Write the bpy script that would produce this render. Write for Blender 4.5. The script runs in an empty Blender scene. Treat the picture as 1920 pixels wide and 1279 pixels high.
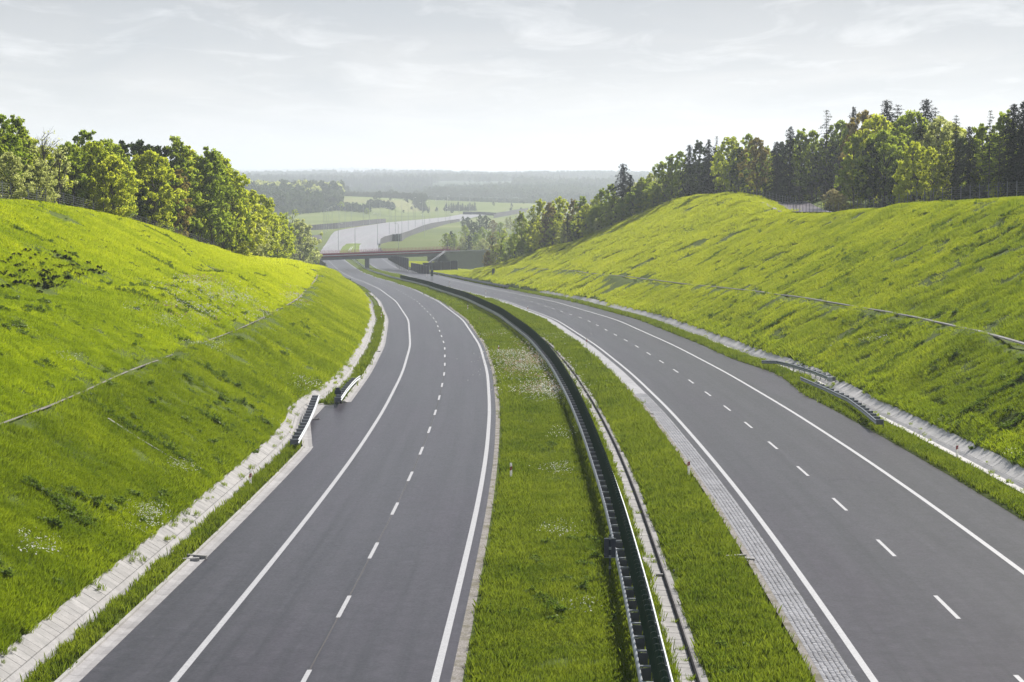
import bpy, math, random
import numpy as np
from mathutils import Vector
R=math.radians
random.seed(7); rng=np.random.default_rng(11)
scene=bpy.context.scene
# ---------------------------------------------------------------- camera
cam=bpy.data.objects.new('camera',bpy.data.cameras.new('camera')); scene.collection.objects.link(cam); scene.camera=cam
cam.data.lens=70; cam.data.sensor_width=36; cam.data.clip_start=.5; cam.data.clip_end=40000
cam.location=(0,0,14.0); cam.rotation_euler=(R(90)-math.atan((639.5-328.0)/3733.0),0,0)
# ---------------------------------------------------------------- light: hazy spring sun from the right, a little ahead
HAZE=1.65e-4
SUN_EL,SUN_AZ=39,37                            # azimuth clockwise from the view direction (+Y)
sun=bpy.data.objects.new('sun',bpy.data.lights.new('sun','SUN')); scene.collection.objects.link(sun)
sun.data.energy=5.0; sun.data.angle=R(.6); sun.data.color=(1,.95,.86)
sun.rotation_euler=Vector((math.sin(R(SUN_AZ))*math.cos(R(SUN_EL)),math.cos(R(SUN_AZ))*math.cos(R(SUN_EL)),math.sin(R(SUN_EL)))).to_track_quat('Z','Y').to_euler()
world=bpy.data.worlds.new('World'); scene.world=world; world.use_nodes=True
def build_world():
    nt=world.node_tree; nt.nodes.clear(); N=nt.nodes.new; L=nt.links.new
    def math_(op,a,b=None,cl=False):
        n=N('ShaderNodeMath'); n.operation=op; n.use_clamp=cl
        for i,v in enumerate((a,b)):
            if v is None: continue
            if isinstance(v,(int,float)): n.inputs[i].default_value=v
            else: L(v,n.inputs[i])
        return n.outputs[0]
    sky=N('ShaderNodeTexSky'); sky.sky_type='NISHITA'; sky.sun_disc=False; sky.sun_elevation=R(SUN_EL); sky.sun_rotation=R(SUN_AZ); sky.dust_density=3
    b1=N('ShaderNodeBackground'); L(sky.outputs[0],b1.inputs[0]); b1.inputs[1].default_value=.07
    tc=N('ShaderNodeTexCoord'); sp=N('ShaderNodeSeparateXYZ'); L(tc.outputs['Generated'],sp.inputs[0])
    z=math_('MAXIMUM',sp.outputs[2],0.0)
    zz=math_('ADD',z,.055)
    px=math_('DIVIDE',sp.outputs[0],zz); py=math_('DIVIDE',sp.outputs[1],zz)
    cb=N('ShaderNodeCombineXYZ'); L(px,cb.inputs[0]); L(py,cb.inputs[1])
    def noise(scale,detail,rough,sx=1,sy=1,dist=0):
        m=N('ShaderNodeMapping'); m.inputs['Scale'].default_value=(sx,sy,1); L(cb.outputs[0],m.inputs[0])
        n=N('ShaderNodeTexNoise'); n.inputs['Scale'].default_value=scale; n.inputs['Detail'].default_value=detail; n.inputs['Roughness'].default_value=rough; n.inputs['Distortion'].default_value=dist
        L(m.outputs[0],n.inputs[0]); return n.outputs[0]
    n1=noise(.9,9,.6,.8,.33,.9); n2=noise(2.4,8,.62,.9,.42,.6)
    g=N('ShaderNodeValToRGB'); L(z,g.inputs[0])       # high thin overcast: near white low down, blue grey higher up
    e=g.color_ramp.elements; e[0].position=0; e[0].color=(.62,.615,.62,1); e[1].position=1; e[1].color=(.15,.185,.25,1)
    for p,c in ((.018,(.60,.602,.612,1)),(.045,(.53,.536,.55,1)),(.068,(.42,.435,.46,1)),(.10,(.32,.34,.37,1)),(.16,(.235,.26,.30,1)),(.3,(.19,.22,.27,1))):
        x=e.new(p); x.color=c
    def mix(f,a,b,t='MIX'):
        n=N('ShaderNodeMix'); n.data_type='RGBA'; n.blend_type=t
        if isinstance(f,float): n.inputs[0].default_value=f
        else: L(f,n.inputs[0])
        for i,v in ((6,a),(7,b)):
            if isinstance(v,tuple): n.inputs[i].default_value=v
            else: L(v,n.inputs[i])
        return n.outputs[2]
    def rng_(v,a,b,c,d):
        n=N('ShaderNodeMapRange'); L(v,n.inputs[0])
        for i,q in enumerate((a,b,c,d)): n.inputs[i+1].default_value=q
        return n.outputs[0]
    lo=rng_(z,.008,.05,0,1)
    dark=math_('MULTIPLY',rng_(n1,.38,.66,0,.5),lo)
    c1=mix(dark,g.outputs[0],(.33,.365,.41,1))
    br=math_('MULTIPLY',rng_(n2,.50,.70,0,.5),lo)
    c2=mix(br,c1,(.68,.69,.71,1))
    b2=N('ShaderNodeBackground'); L(c2,b2.inputs[0]); b2.inputs[1].default_value=1.0
    ms=N('ShaderNodeMixShader'); ms.inputs[0].default_value=.93; L(b1.outputs[0],ms.inputs[1]); L(b2.outputs[0],ms.inputs[2])
    o=N('ShaderNodeOutputWorld'); L(ms.outputs[0],o.inputs[0])
build_world()
vs=scene.view_settings; scene.display_settings.display_device='sRGB'
vs.view_transform='Standard'; vs.look='None'; vs.gamma=1; vs.exposure=0.66; vs.use_curve_mapping=False
scene.cycles.use_denoising=True; scene.cycles.max_bounces=6; scene.cycles.transparent_max_bounces=6; scene.cycles.volume_bounces=1
scene.cycles.diffuse_bounces=3; scene.cycles.glossy_bounces=2; scene.cycles.transmission_bounces=3
# ---------------------------------------------------------------- geometry of the place (metres, camera at the origin in plan)
FPX=3733.0; YH=328.0; CXP=960.0; CYP=639.5; HC=14.0
PITCH=math.atan((CYP-YH)/FPX); CP_,SP_=math.cos(PITCH),math.sin(PITCH)
def ray(x,y):
    a=(x-CXP)/FPX; b=(CYP-y)/FPX
    return a, CP_+SP_*b, -SP_+CP_*b          # X,Y,Z of the view ray
def at(x,y,Y):
    a,v,w=ray(x,y); return (a*Y/v, Y, HC+w*Y/v)
def proj(X,Y,Z):
    Z=Z-HC; d=Y*CP_-Z*SP_; u=Y*SP_+Z*CP_
    return CXP+FPX*X/d, CYP-FPX*u/d
def lin(x,xs,ys):                              # interpolation with straight extrapolation
    x=np.asarray(x,float); xs=np.asarray(xs,float); ys=np.asarray(ys,float)
    r=np.interp(x,xs,ys)
    r=np.where(x<xs[0],ys[0]+(x-xs[0])*(ys[1]-ys[0])/(xs[1]-xs[0]),r)
    r=np.where(x>xs[-1],ys[-1]+(x-xs[-1])*(ys[-1]-ys[-2])/(xs[-1]-xs[-2]),r)
    return r
YS=np.arange(20.,1101.,1.)                     # depth samples along the cutting
def smooth(v,n):
    k=np.hanning(2*n+3)[1:-1]; k/=k.sum()
    p=np.concatenate([v[0]+(v[0]-v[1:n+1][::-1]), v, v[-1]+(v[-1]-v[-n-1:-1][::-1])])
    return np.convolve(p,k,'valid')
ZLt=[(20,.15),(58,-.78),(72.6,-1.17),(93,-1.65),(115.6,-2.22),(141,-2.85),(177,-3.7),(217,-4.65),(276,-6.2),(354,-8.55),(440,-11.5),(520,-14.3),(600,-17.1),(700,-20.6),(780,-23),(860,-24.8),(950,-25.8),(1060,-26),(1101,-26)]
ZRt=[(20,.5),(58,-.32),(70,-.57),(89,-.97),(109,-1.4),(136,-2.17),(170,-3.05),(210,-4.1),(276,-6.0),(354,-8.5),(440,-11.5)]+ZLt[11:]
ZL=smooth(np.interp(YS,*zip(*ZLt)),20); ZR=smooth(np.interp(YS,*zip(*ZRt)),20)
def zL(Y): return np.interp(Y,YS,ZL)
def zR(Y): return np.interp(Y,YS,ZR)
def zM(Y): return (zL(Y)+zR(Y))/2
def rowY(y,zf,dz=0):                           # depth at which the road surface is seen in picture row y
    yy=proj(0,YS,zf(YS)+dz)[1]
    if y>yy[0]: return YS[0]
    return float(np.interp(-y,-yy,YS))
def feat(pts,zf,dz=0):                         # picture polyline lying on the surface -> arrays (Y,X)
    o=sorted((rowY(y,zf,dz),x,y) for x,y in pts)
    return np.array([a[0] for a in o]),np.array([at(x,y,Y)[0] for Y,x,y in o])
def base(pts,zf,n=14):
    a,b=feat(pts,zf); return smooth(lin(YS,a,b),n)
XR=base([(818,1269),(860.5,1100),(895.6,950),(912.6,850),(918.5,770),(914.4,700),(900,648),(868,600),(822,565),(772,541),(731,527.4),(710,522),(684,512.3),(659,497.7),(643.5,486),(637,472),(649,458)],zL,18)
XL2=base([(1633,1269),(1517,1100),(1408,950),(1326.4,850),(1257,770),(1184,700),(1118.7,648),(1044,600),(950.8,565),(885,549),(820,533),(760,516),(710,505),(683,484),(673,470),(674,460)],zR,18)
def off(pts,zf,B,dz=0,n=6):                    # a feature as a smoothed offset from a base line
    a,b=feat(pts,zf,dz); o=b-np.interp(a,YS,B)
    return B+smooth(np.interp(YS,a,o),n)
XL=XR-7.64; XD=XR-3.85
XAL=off([(158,1269),(332,1100),(481,950),(572,850),(656,755),(696.7,700),(721.7,648),(728.3,600),(709.7,565),(675,536),(655,527)],zL,XR)
XAR=off([(847,1269),(885,1100),(915,950),(926,850),(929.7,770),(922.7,700),(905,648)],zL,XR)
XR2=off([(1750,950),(1606,850),(1482.4,770),(1364,700),(1265,648),(1149,600)],zR,XL2)
XAR2=off([(1879,950),(1722,850),(1595,781),(1539,750),(1426,678),(1331,648),(1194,600),(1064.5,565.5),(1022,555),(937.6,536),(850,522.8)],zR,XL2)
XK1=off([(1542,1269),(1440,1100),(1347,950),(1278,850),(1217,770),(1154,700),(1094,648),(1020,600)],zR,XL2)
XK2=off([(1605,1269),(1494.5,1100),(1388.7,950),(1307.8,850),(1241.5,770),(1173.7,700),(1110,648),(1032.6,600)],zR,XL2)
XC1=off([(1278,1269),(1232.5,1100),(1181.4,950),(1139.5,850),(1106,770),(1064,700)],zM,XL2)
XC2=off([(1312,1269),(1259,1100),(1201.8,950),(1156.5,850),(1117,770),(1073,700)],zM,XL2)
XB=off([(1202.5,1269),(1170.7,1100),(1136.8,950),(1106,850),(1076.8,770),(1042.5,700),(1005,648),(949,600),(885.8,565),(815,540),(772,527),(746.7,521.7),(715,513),(690,505),(680,498.8),(661,486),(654,469),(659.5,457)],zM,XR,.75)
XT=off([(0,1250),(190,1100),(381,950),(486,850),(539,770),(575,745),(640,700),(677.5,648),(691,600),(680.6,565),(652.8,540),(645,530)],zL,XR)      # foot of the left bank
XDI=off([(52,1269),(250,1100),(420,950),(520,850),(560,780),(612,745),(664,700),(699,648),(708,600),(694,565),(664,540),(650,529)],zL,XR)
XG=off([(115,1269),(306,1100),(463,950),(555,850),(640,755),(687.8,700),(715,648),(722.5,600),(707,565),(672,536)],zL,XR)
XTR=off([(1920,897),(1789,837.7),(1711,787.7),(1601.5,740.8),(1558,709.5),(1430,665.7),(1338,634),(1275,610),(1213,587),(1094,565),(1006,544),(937.6,533),(876.6,522)],zR,XL2)
XDR=off([(1920,927),(1852,891),(1789,859.6),(1711,815.8),(1645,784.5),(1564,715),(1426,675),(1382.5,659.4),(1320,634),(1194,595),(1064,564)],zR,XL2)
def slope(sgn,X0,Z0,k,img,Y,tmax):
    """climb from (X0,Z0) outward at gradient k until the picture curve img (x -> y) is met"""
    t=np.arange(0,tmax,.25); x,y=proj(X0+sgn*t,Y,Z0+k*t)
    w=np.nonzero(y<=lin(x,*img))[0]
    return t[w[0]] if len(w) else tmax
# more picture curves turned into terrain: bench paths and crests of both banks
B1=([0,120,210,270,325,390,480,540,575,598,606],[822,778,735,705,683,655,615,587,563,540,522])
B2=([0,100,180,300,370,470,560,600],[590,572,565,548,530,508,495,503])
CL_=([0,60,130,180,250,320,400,450,500,560,600],[379,379,384,394,413,436,463,480,489,491,499])
BR=([920,985,1060,1150,1250,1400,1560,1650,1760,1815,1900],[502,505,510,520,533,549,574,592,615,628,653])
CR=([870,900,935,980,1060,1110,1150,1200,1250,1280,1330,1400,1450,1490,1550,1620,1700,1800,1920],[522,508,496,480,457,442,424,400,378,370,367,371,396,402,402,393,383,375,380])
XK1=XL2-1.45; XK2=XL2-.5; XG=XR-10.9; XDI=XR-11.95; XAL=XR-10.42; XAR=XR+.45
XC1=np.minimum(XR+7.1,XL2-5.2); XC2=XC1+.45
def bump(a,b,w): return np.clip((YS-a)/w,0,1)*np.clip((b-YS)/w,0,1)
bayL=bump(132,150,3.0)                          # emergency bay on the left shoulder
XALb=XAL-1.7*np.where((YS>118)&(YS<147.3),np.clip((YS-118)/16,0,1),0)
XT=XR-12.5-1.1*np.exp(-((YS-142)/12)**2); XDIb=XDI-1.0*np.exp(-((YS-142)/12)**2)
XR2=XL2+8.3
XAR2=XL2+11.45+1.3*bump(150,190,22)
XDR=XL2+13.35+.9*bump(140,200,22); XTR=XDR+.8
XGg=np.where((YS>118)&(YS<148),XALb-.5,XG)
def f(A): return lambda Y: np.interp(Y,YS,A)
def terrain_rows():
    o=[]
    for i,Y in enumerate(YS):
        if i%4: continue
        x0=XT[i]; z0=ZL[i]+.05
        t1=slope(-1,x0,z0,.62,B1,Y,12) if Y<560 else max(0,3.5-(Y-560)*.02)
        xb=x0-t1-1.5; zb=z0+.62*t1
        t2=slope(-1,xb,zb,.6,B2,Y,8); xc=xb-t2-3; zc=zb+.6*t2
        t3=slope(-1,xc,zc,.5,CL_,Y,16)
        if Y>640: k=max(0,1-(Y-640)/120); t1*=k;t2*=k;t3*=k
        x0r=XTR[i]; z0r=ZR[i]+.05
        u1=slope(1,x0r,z0r,.62,BR,Y,9); xbr=x0r+u1+1.5; zbr=z0r+.62*u1
        u2=slope(1,xbr,zbr,.55,CR,Y,34)
        if Y>590: k=max(0,1-(Y-590)/70); u1*=k;u2*=k
        o.append((Y,t1,t2,t3,u1,u2))
    return np.array(o)
TR=terrain_rows()
for j in range(1,6):
    v=TR[:,j]; v=smooth(v,3 if j in(1,4) else 5); TR[:,j]=np.maximum(v,0)
T1,T2,T3,U1,U2=[np.interp(YS,TR[:,0],TR[:,j]) for j in range(1,6)]
XBL=XT-T1; XBL2=XBL-1.5; ZBL=ZL+.05+.62*T1; XML=XBL2-T2; ZML=ZBL+.6*T2; XML2=XML-3; XCL=XML2-T3; ZCL=ZML+.5*T3
XBR=XTR+U1; XBR2=XBR+1.5; ZBR=ZR+.05+.62*U1; XCR=XBR2+U2; ZCR=ZBR+.55*U2
def sstep(t): t=np.clip(t,0,1); return t*t*(3-2*t)
def vnoise(X,Y,s,seed=0):                       # smooth value noise
    x=np.asarray(X,float)/s+seed*17.3; y=np.asarray(Y,float)/s+seed*9.1
    xi=np.floor(x);yi=np.floor(y); fx=sstep(x-xi);fy=sstep(y-yi)
    def h(a,b):
        v=np.sin(a*127.1+b*311.7+seed*74.7)*43758.5453; return v-np.floor(v)
    return (h(xi,yi)*(1-fx)+h(xi+1,yi)*fx)*(1-fy)+(h(xi,yi+1)*(1-fx)+h(xi+1,yi+1)*fx)*fy-.5
def hfar(X,Y):
    X=np.asarray(X,float);Y=np.asarray(Y,float)
    z=np.interp(Y,[0,250,450,620,820,1050,1e5],[12,10,6,-6,-20,-26,-26])
    z=z+np.interp(Y,[2800,3400,6500,7500,9500,1e5],[0,3,30,33,6,6])*(1+.10*vnoise(X,Y,900,1))
    z=z+13*np.exp(-((X+330)/230)**2-((Y-2450)/380)**2)
    z=z+6*np.exp(-((X+120)/300)**2-((Y-2300)/300)**2)
    z=z+(56+30*vnoise(X,0*Y,2500,3))*np.exp(-((Y-14300)/1500)**2)*sstep((-X-200)/1200+.35)
    z=z+np.where(Y>2600,24*vnoise(X,Y,750,2)+5*vnoise(X,Y,300,4),0)*sstep((Y-2600)/500)
    return z
OUT=np.array([1.5,3,4.5,6,8,10,12,14.5,17,20,24,30,38,55,80,115,160,220,300,420,600,850,1200,1700,2400,3400,5000,8000.])
def section(Y):
    """ground cross-section at depth Y: arrays X (increasing), Z"""
    Yc=min(Y,1100.); g=lambda A: float(np.interp(Yc,YS,A))
    zl,zr=g(ZL),g(ZR); xs=[];zs=[]
    def seg(a,b,za,zb,n):
        for i in range(n): xs.append(a+(b-a)*i/n); zs.append(za+(zb-za)*i/n)
    xcl,zcl,xcr,zcr=g(XCL),g(ZCL),g(XCR),g(ZCR)
    far=OUT
    xo=xcl-far[::-1]; h=hfar(xo,Y); w=sstep((far[::-1]-20)/230)*1.0
    fall=np.interp(Yc,[300,420,700],[0,1,0])*np.clip(far[::-1]*.16,0,7)       # behind the left crest the ground drops towards the wood
    zo=zcl*(1-w)+h*w-fall*(1-w)*.4; xs+=list(xo); zs+=list(zo)
    seg(xcl,g(XML2),zcl,g(ZML),10); seg(g(XML2),g(XML),g(ZML),g(ZML),2); seg(g(XML),g(XBL2),g(ZML),g(ZBL),7)
    seg(g(XBL2),g(XBL),g(ZBL)-.05,g(ZBL),2); seg(g(XBL),g(XT),g(ZBL),zl+.05,8); xs.append(g(XT)); zs.append(zl+.05)
    seg(g(XT)+.01,g(XDIb),zl-.2,zl-.2,1); xs.append(g(XDIb)-.01); zs.append(zl-.2); seg(g(XDIb),g(XGg),zl+.03,zl+.05,2); seg(g(XGg),g(XALb)+.3,zl-.06,zl-.06,1)
    seg(g(XALb)+.3,g(XAR)-.05,zl-.08,zl-.08,2); seg(g(XAR)-.05,g(XAR)+.05,zl-.08,zl+.0,1)
    zb=g(XB); zm=(zl+zr)/2
    seg(g(XAR)+.05,zb,zl+.0,zm-.02,5); seg(zb,g(XC1)-.08,zm-.02,zm-.06,2); xs.append(g(XC1)-.07); zs.append(zm-.06); seg(g(XC1)-.06,g(XC2)+.28,zm-.32,zm-.32,1); xs.append(g(XC2)+.29); zs.append(zm-.32); xs.append(g(XC2)+.30); zs.append(zm)
    seg(g(XC2)+.35,g(XK1),zm+.0,zr+.05,4); seg(g(XK1),g(XAR2)-.11,zr-.08,zr-.08,3); xs.append(g(XAR2)-.11); zs.append(zr-.08); seg(g(XAR2)-.1,g(XDR),zr+.02,zr+.05,2)
    seg(g(XDR)+.01,g(XTR)-.01,zr-.2,zr-.2,1); xs.append(g(XTR)-.01); zs.append(zr-.2); seg(g(XTR),g(XBR),zr+.05,g(ZBR),8); seg(g(XBR),g(XBR2),g(ZBR),g(ZBR)-.05,2)
    seg(g(XBR2),xcr,g(ZBR),zcr,20)
    xo=np.concatenate([[xcr],xcr+far]); ff=np.concatenate([[0],far]); h=hfar(xo,Y); w=sstep((ff-20)/230)
    zo=zcr*(1-w)+h*w
    cx=np.interp(Y,[297,325,487],[45.5,48.5,65.5]); wt=np.clip(1.7-np.abs(xo-cx)/5,0,1)*sstep((Y-280)/15)*sstep((540-Y)/40); wt=wt*(ff>1); zo=zo*(1-wt)+7.9*wt; xs+=list(xo); zs+=list(zo)
    xs=np.array(xs);zs=np.array(zs)
    # round the crests and give the banks their unevenness
    bank=((xs<g(XT)-1)|(xs>g(XTR)+1))
    r=zs.copy(); r[2:-2]=(zs[:-4]+2*zs[1:-3]+3*zs[2:-2]+2*zs[3:-1]+zs[4:])/9
    keep=(np.abs(xs-xcl)<7)|(np.abs(xs-xcr)<7)|(np.abs(xs-g(XML))<2.5)
    zs=np.where(bank&keep&(Y<1000),r,zs)
    amp=np.where(bank,1,0)*np.where(Y<1100,1,1)
    zs=zs+amp*(.28*vnoise(xs,Y,3.1,5)+.14*vnoise(xs,Y,1.3,6)+.5*vnoise(xs,Y,14,8))
    if Y>1100:
        k=sstep((Y-1100)/300.); inner=(xs>xcl-1)&(xs<xcr+1); zs=np.where(inner,zs*(1-k)+hfar(xs,Y)*k,zs)
        zs=np.where((xs>xcl-60)&(xs<xcr+80)&(Y<2300),np.minimum(zs,-26.15),zs)
    if Y>1100:
        k=float(sstep((Y-1100)/900.)); n=len(xs); u=np.linspace(-.45*Y-300,.45*Y+300,n-6); nx=xs.copy(); nx[3:-3]=u; nx[:3]=[-9000,-7000,-.45*Y-900]; nx[-3:]=[.45*Y+900,7000,9000]
        xn=xs*(1-k)+nx*k; zn=hfar(xn,Y); zs=np.interp(xn,xs,zs)*(1-k)+zn*k
        c=np.interp(Y,[1100,1500,2100],[-95,-90,-45]); zs=np.where((np.abs(xn-c)<75)&(Y<2300),np.minimum(zs,-26.15),zs); xs=xn
    return xs,zs
GY=[18.]
while GY[-1]<1100: GY.append(GY[-1]+min(max(GY[-1]*.011,.9),7))
while GY[-1]<17500: GY.append(GY[-1]*1.018+2)
GY=np.array(GY); SEC=[section(Y) for Y in GY]; GX=np.array([s[0] for s in SEC]); GZ=np.array([s[1] for s in SEC])
def gz(X,Y):                                    # ground height at points
    X=np.atleast_1d(np.asarray(X,float)); Y=np.atleast_1d(np.asarray(Y,float)); X,Y=np.broadcast_arrays(X,Y)
    i=np.clip(np.searchsorted(GY,Y)-1,0,len(GY)-2); t=(Y-GY[i])/(GY[i+1]-GY[i]); out=np.empty(len(X))
    for a in np.unique(i):
        m=i==a; out[m]=np.interp(X[m],GX[a],GZ[a])*(1-t[m])+np.interp(X[m],GX[a+1],GZ[a+1])*t[m]
    return out
# ---------------------------------------------------------------- helpers
COL=scene.collection
def mesh_obj(name,V,Fc,mats=None,parent=None,uv=None,midx=None,smooth_=False):
    me=bpy.data.meshes.new(name); me.from_pydata([tuple(v) for v in V],[],[tuple(q) for q in Fc])
    for m in (mats if isinstance(mats,(list,tuple)) else [mats]):
        if m is not None: me.materials.append(m)
    if midx is not None: me.polygons.foreach_set('material_index',np.array(midx,np.int32))
    if uv is not None:
        l=me.uv_layers.new(name='UVMap'); li=np.empty(len(me.loops),np.int32); me.loops.foreach_get('vertex_index',li)
        l.data.foreach_set('uv',np.asarray(uv,np.float32)[li].ravel())
    if smooth_: me.polygons.foreach_set('use_smooth',np.ones(len(me.polygons),bool))
    me.update()
    o=bpy.data.objects.new(name,me); COL.objects.link(o); o.parent=parent
    return o
def link(name,me,parent=None,loc=(0,0,0),rz=0,rx=0,sc=None):
    o=bpy.data.objects.new(name,me); COL.objects.link(o); o.parent=parent; o.location=loc; o.rotation_euler=(rx,0,rz)
    if sc: o.scale=sc
    return o
def tag(o,label=None,cat=None,group=None,kind=None):
    for k,v in (('label',label),('category',cat),('group',group),('kind',kind)):
        if v: o[k]=v
    return o
def empty(name,loc,label,cat,group=None,rz=0):
    o=bpy.data.objects.new(name,None); COL.objects.link(o); o.location=loc; o.rotation_euler=(0,0,rz); o.empty_display_size=.3
    return tag(o,label,cat,group)
def copy_tree(o,parent=None):
    c=o.copy(); COL.objects.link(c); c.parent=parent
    for ch in o.children: copy_tree(ch,c)
    return c
class MB:
    def __init__(s): s.V=[];s.F=[];s.M=[]
    def add(s,V,Fc,m=0):
        b=len(s.V); s.V+=[tuple(v) for v in V]; s.F+=[tuple(i+b for i in q) for q in Fc]; s.M+=[m]*len(Fc); return s
    def box(s,x0,y0,z0,x1,y1,z1,m=0,rot=0,at_=(0,0,0)):
        V=[(x,y,z) for z in(z0,z1) for y in(y0,y1) for x in(x0,x1)]
        if rot or at_!=(0,0,0):
            c,n=math.cos(rot),math.sin(rot); V=[(x*c-y*n+at_[0],x*n+y*c+at_[1],z+at_[2]) for x,y,z in V]
        return s.add(V,[(0,2,3,1),(4,5,7,6),(0,1,5,4),(2,6,7,3),(0,4,6,2),(1,3,7,5)],m)
    def tube(s,p,r,n=6,m=0,caps=True):
        P=[Vector(q) for q in p]; rr=r if isinstance(r,(list,tuple)) else [r]*len(P); V=[];Fc=[]
        for i,q in enumerate(P):
            d=(P[min(i+1,len(P)-1)]-P[max(i-1,0)]).normalized(); u=d.cross(Vector((.3,.1,1)) if abs(d.z)<.9 else Vector((1,0,0))).normalized(); w=d.cross(u)
            for k in range(n):
                a=2*math.pi*k/n; V.append(q+(u*math.cos(a)+w*math.sin(a))*rr[i])
        for i in range(len(P)-1):
            for k in range(n): Fc.append((i*n+k,i*n+(k+1)%n,(i+1)*n+(k+1)%n,(i+1)*n+k))
        if caps: Fc+= [tuple(range(n))[::-1],tuple((len(P)-1)*n+k for k in range(n))]
        return s.add(V,Fc,m)
    def mesh(s,name,mats):
        me=bpy.data.meshes.new(name); me.from_pydata(s.V,[],s.F)
        for m in (mats if isinstance(mats,(list,tuple)) else [mats]): me.materials.append(m)
        if any(s.M): me.polygons.foreach_set('material_index',np.array(s.M,np.int32))
        me.update(); return me
    def obj(s,name,mats,parent=None): return link(name,s.mesh(name,mats),parent)
def sweep(path,prof,closed=True,zoff=0):
    """profile [(side,up)] carried along a path of points; returns MB"""
    P=[Vector(q) for q in path]; V=[];Fc=[];n=len(prof)
    for i,q in enumerate(P):
        d=P[min(i+1,len(P)-1)]-P[max(i-1,0)]; d.z=0; d.normalize(); s=Vector((d.y,-d.x,0))
        for a,b in prof: V.append(q+s*a+Vector((0,0,b+zoff)))
    m=n if closed else n-1
    for i in range(len(P)-1):
        for k in range(m): Fc.append((i*n+k,(i+1)*n+k,(i+1)*n+(k+1)%n,i*n+(k+1)%n))
    if closed: Fc+=[tuple(range(n)),tuple((len(P)-1)*n+k for k in range(n))[::-1]]
    b=MB(); b.add(V,Fc); return b
def line(A,Z,Y0,Y1,dx=0,dz=0,step=None):         # 3-D points of a feature curve
    o=[];Y=Y0
    while Y<Y1: o.append(Y); Y+=step or max(.8,Y*.011)
    o.append(Y1); return [(float(np.interp(y,YS,A))+dx,y,float(np.interp(y,YS,Z))+dz) for y in o]
def heading(A,Y): return -math.atan((np.interp(Y+2,YS,A)-np.interp(Y-2,YS,A))/4)
# ---------------------------------------------------------------- materials
class NT:
    def __init__(s,name):
        s.m=bpy.data.materials.new(name); s.m.use_nodes=True; s.t=s.m.node_tree; s.t.nodes.clear(); s.out=s.n('ShaderNodeOutputMaterial')
    def n(s,t,**k):
        x=s.t.nodes.new(t)
        for a,b in k.items(): setattr(x,a,b)
        return x
    def set(s,n,i,v):
        if isinstance(v,bpy.types.NodeSocket): s.t.links.new(v,n.inputs[i])
        else: n.inputs[i].default_value=v
    def noise(s,vec,scale,detail=4,rough=.55,out=0,dist=0):
        n=s.n('ShaderNodeTexNoise'); s.set(n,'Vector',vec); s.set(n,'Scale',scale); s.set(n,'Detail',detail); s.set(n,'Roughness',rough); s.set(n,'Distortion',dist); return n.outputs[out]
    def pos(s): return s.n('ShaderNodeNewGeometry').outputs['Position']
    def uv(s): return s.n('ShaderNodeTexCoord').outputs['UV']
    def map(s,vec,sc=(1,1,1),rot=(0,0,0)):
        n=s.n('ShaderNodeMapping'); s.set(n,0,vec); n.inputs['Scale'].default_value=sc; n.inputs['Rotation'].default_value=rot; return n.outputs[0]
    def ramp(s,v,*st):
        n=s.n('ShaderNodeValToRGB'); s.set(n,0,v); e=n.color_ramp.elements
        e[0].position,e[0].color=st[0][0],(*st[0][1],1); e[1].position,e[1].color=st[-1][0],(*st[-1][1],1)
        for p,c in st[1:-1]: x=e.new(p); x.color=(*c,1)
        return n.outputs[0]
    def mr(s,v,a,b,c=0,d=1):
        n=s.n('ShaderNodeMapRange'); s.set(n,0,v)
        for i,q in enumerate((a,b,c,d)): n.inputs[i+1].default_value=q
        return n.outputs[0]
    def mix(s,f_,a,b,t='MIX'):
        n=s.n('ShaderNodeMix',data_type='RGBA',blend_type=t); s.set(n,0,f_)
        for i,v in((6,a),(7,b)): s.set(n,i,(*v,1) if isinstance(v,tuple) and len(v)==3 else v)
        return n.outputs[2]
    def math(s,op,a,b=0.0,c=None):
        n=s.n('ShaderNodeMath',operation=op); s.set(n,0,a); s.set(n,1,b)
        if c is not None: s.set(n,2,c)
        return n.outputs[0]
    def bump(s,h,st=.3,d=.02):
        n=s.n('ShaderNodeBump'); s.set(n,'Height',h); s.set(n,'Strength',st); s.set(n,'Distance',d); return n.outputs[0]
    def pbr(s,col,rough=.7,metal=0,spec=.5,normal=None):
        p=s.n('ShaderNodeBsdfPrincipled'); s.set(p,'Base Color',(*col,1) if isinstance(col,tuple) else col); s.set(p,'Roughness',rough); s.set(p,'Metallic',metal); s.set(p,'Specular IOR Level',spec)
        if normal is not None: s.set(p,'Normal',normal)
        s.t.links.new(p.outputs[0],s.out.inputs[0]); return s.m
    def leaf(s,col,tcol,f_=.45,gloss=0.0):
        d=s.n('ShaderNodeBsdfDiffuse'); s.set(d,0,col); t=s.n('ShaderNodeBsdfTranslucent'); s.set(t,0,tcol)
        m=s.n('ShaderNodeMixShader'); s.set(m,0,f_); s.t.links.new(d.outputs[0],m.inputs[1]); s.t.links.new(t.outputs[0],m.inputs[2]); o=m.outputs[0]
        if gloss:
            g=s.n('ShaderNodeBsdfGlossy'); s.set(g,0,(.9,.95,.8,1)); s.set(g,'Roughness',.45); m2=s.n('ShaderNodeMixShader'); s.set(m2,0,gloss); s.t.links.new(o,m2.inputs[1]); s.t.links.new(g.outputs[0],m2.inputs[2]); o=m2.outputs[0]
        s.t.links.new(o,s.out.inputs[0]); return s.m
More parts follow.
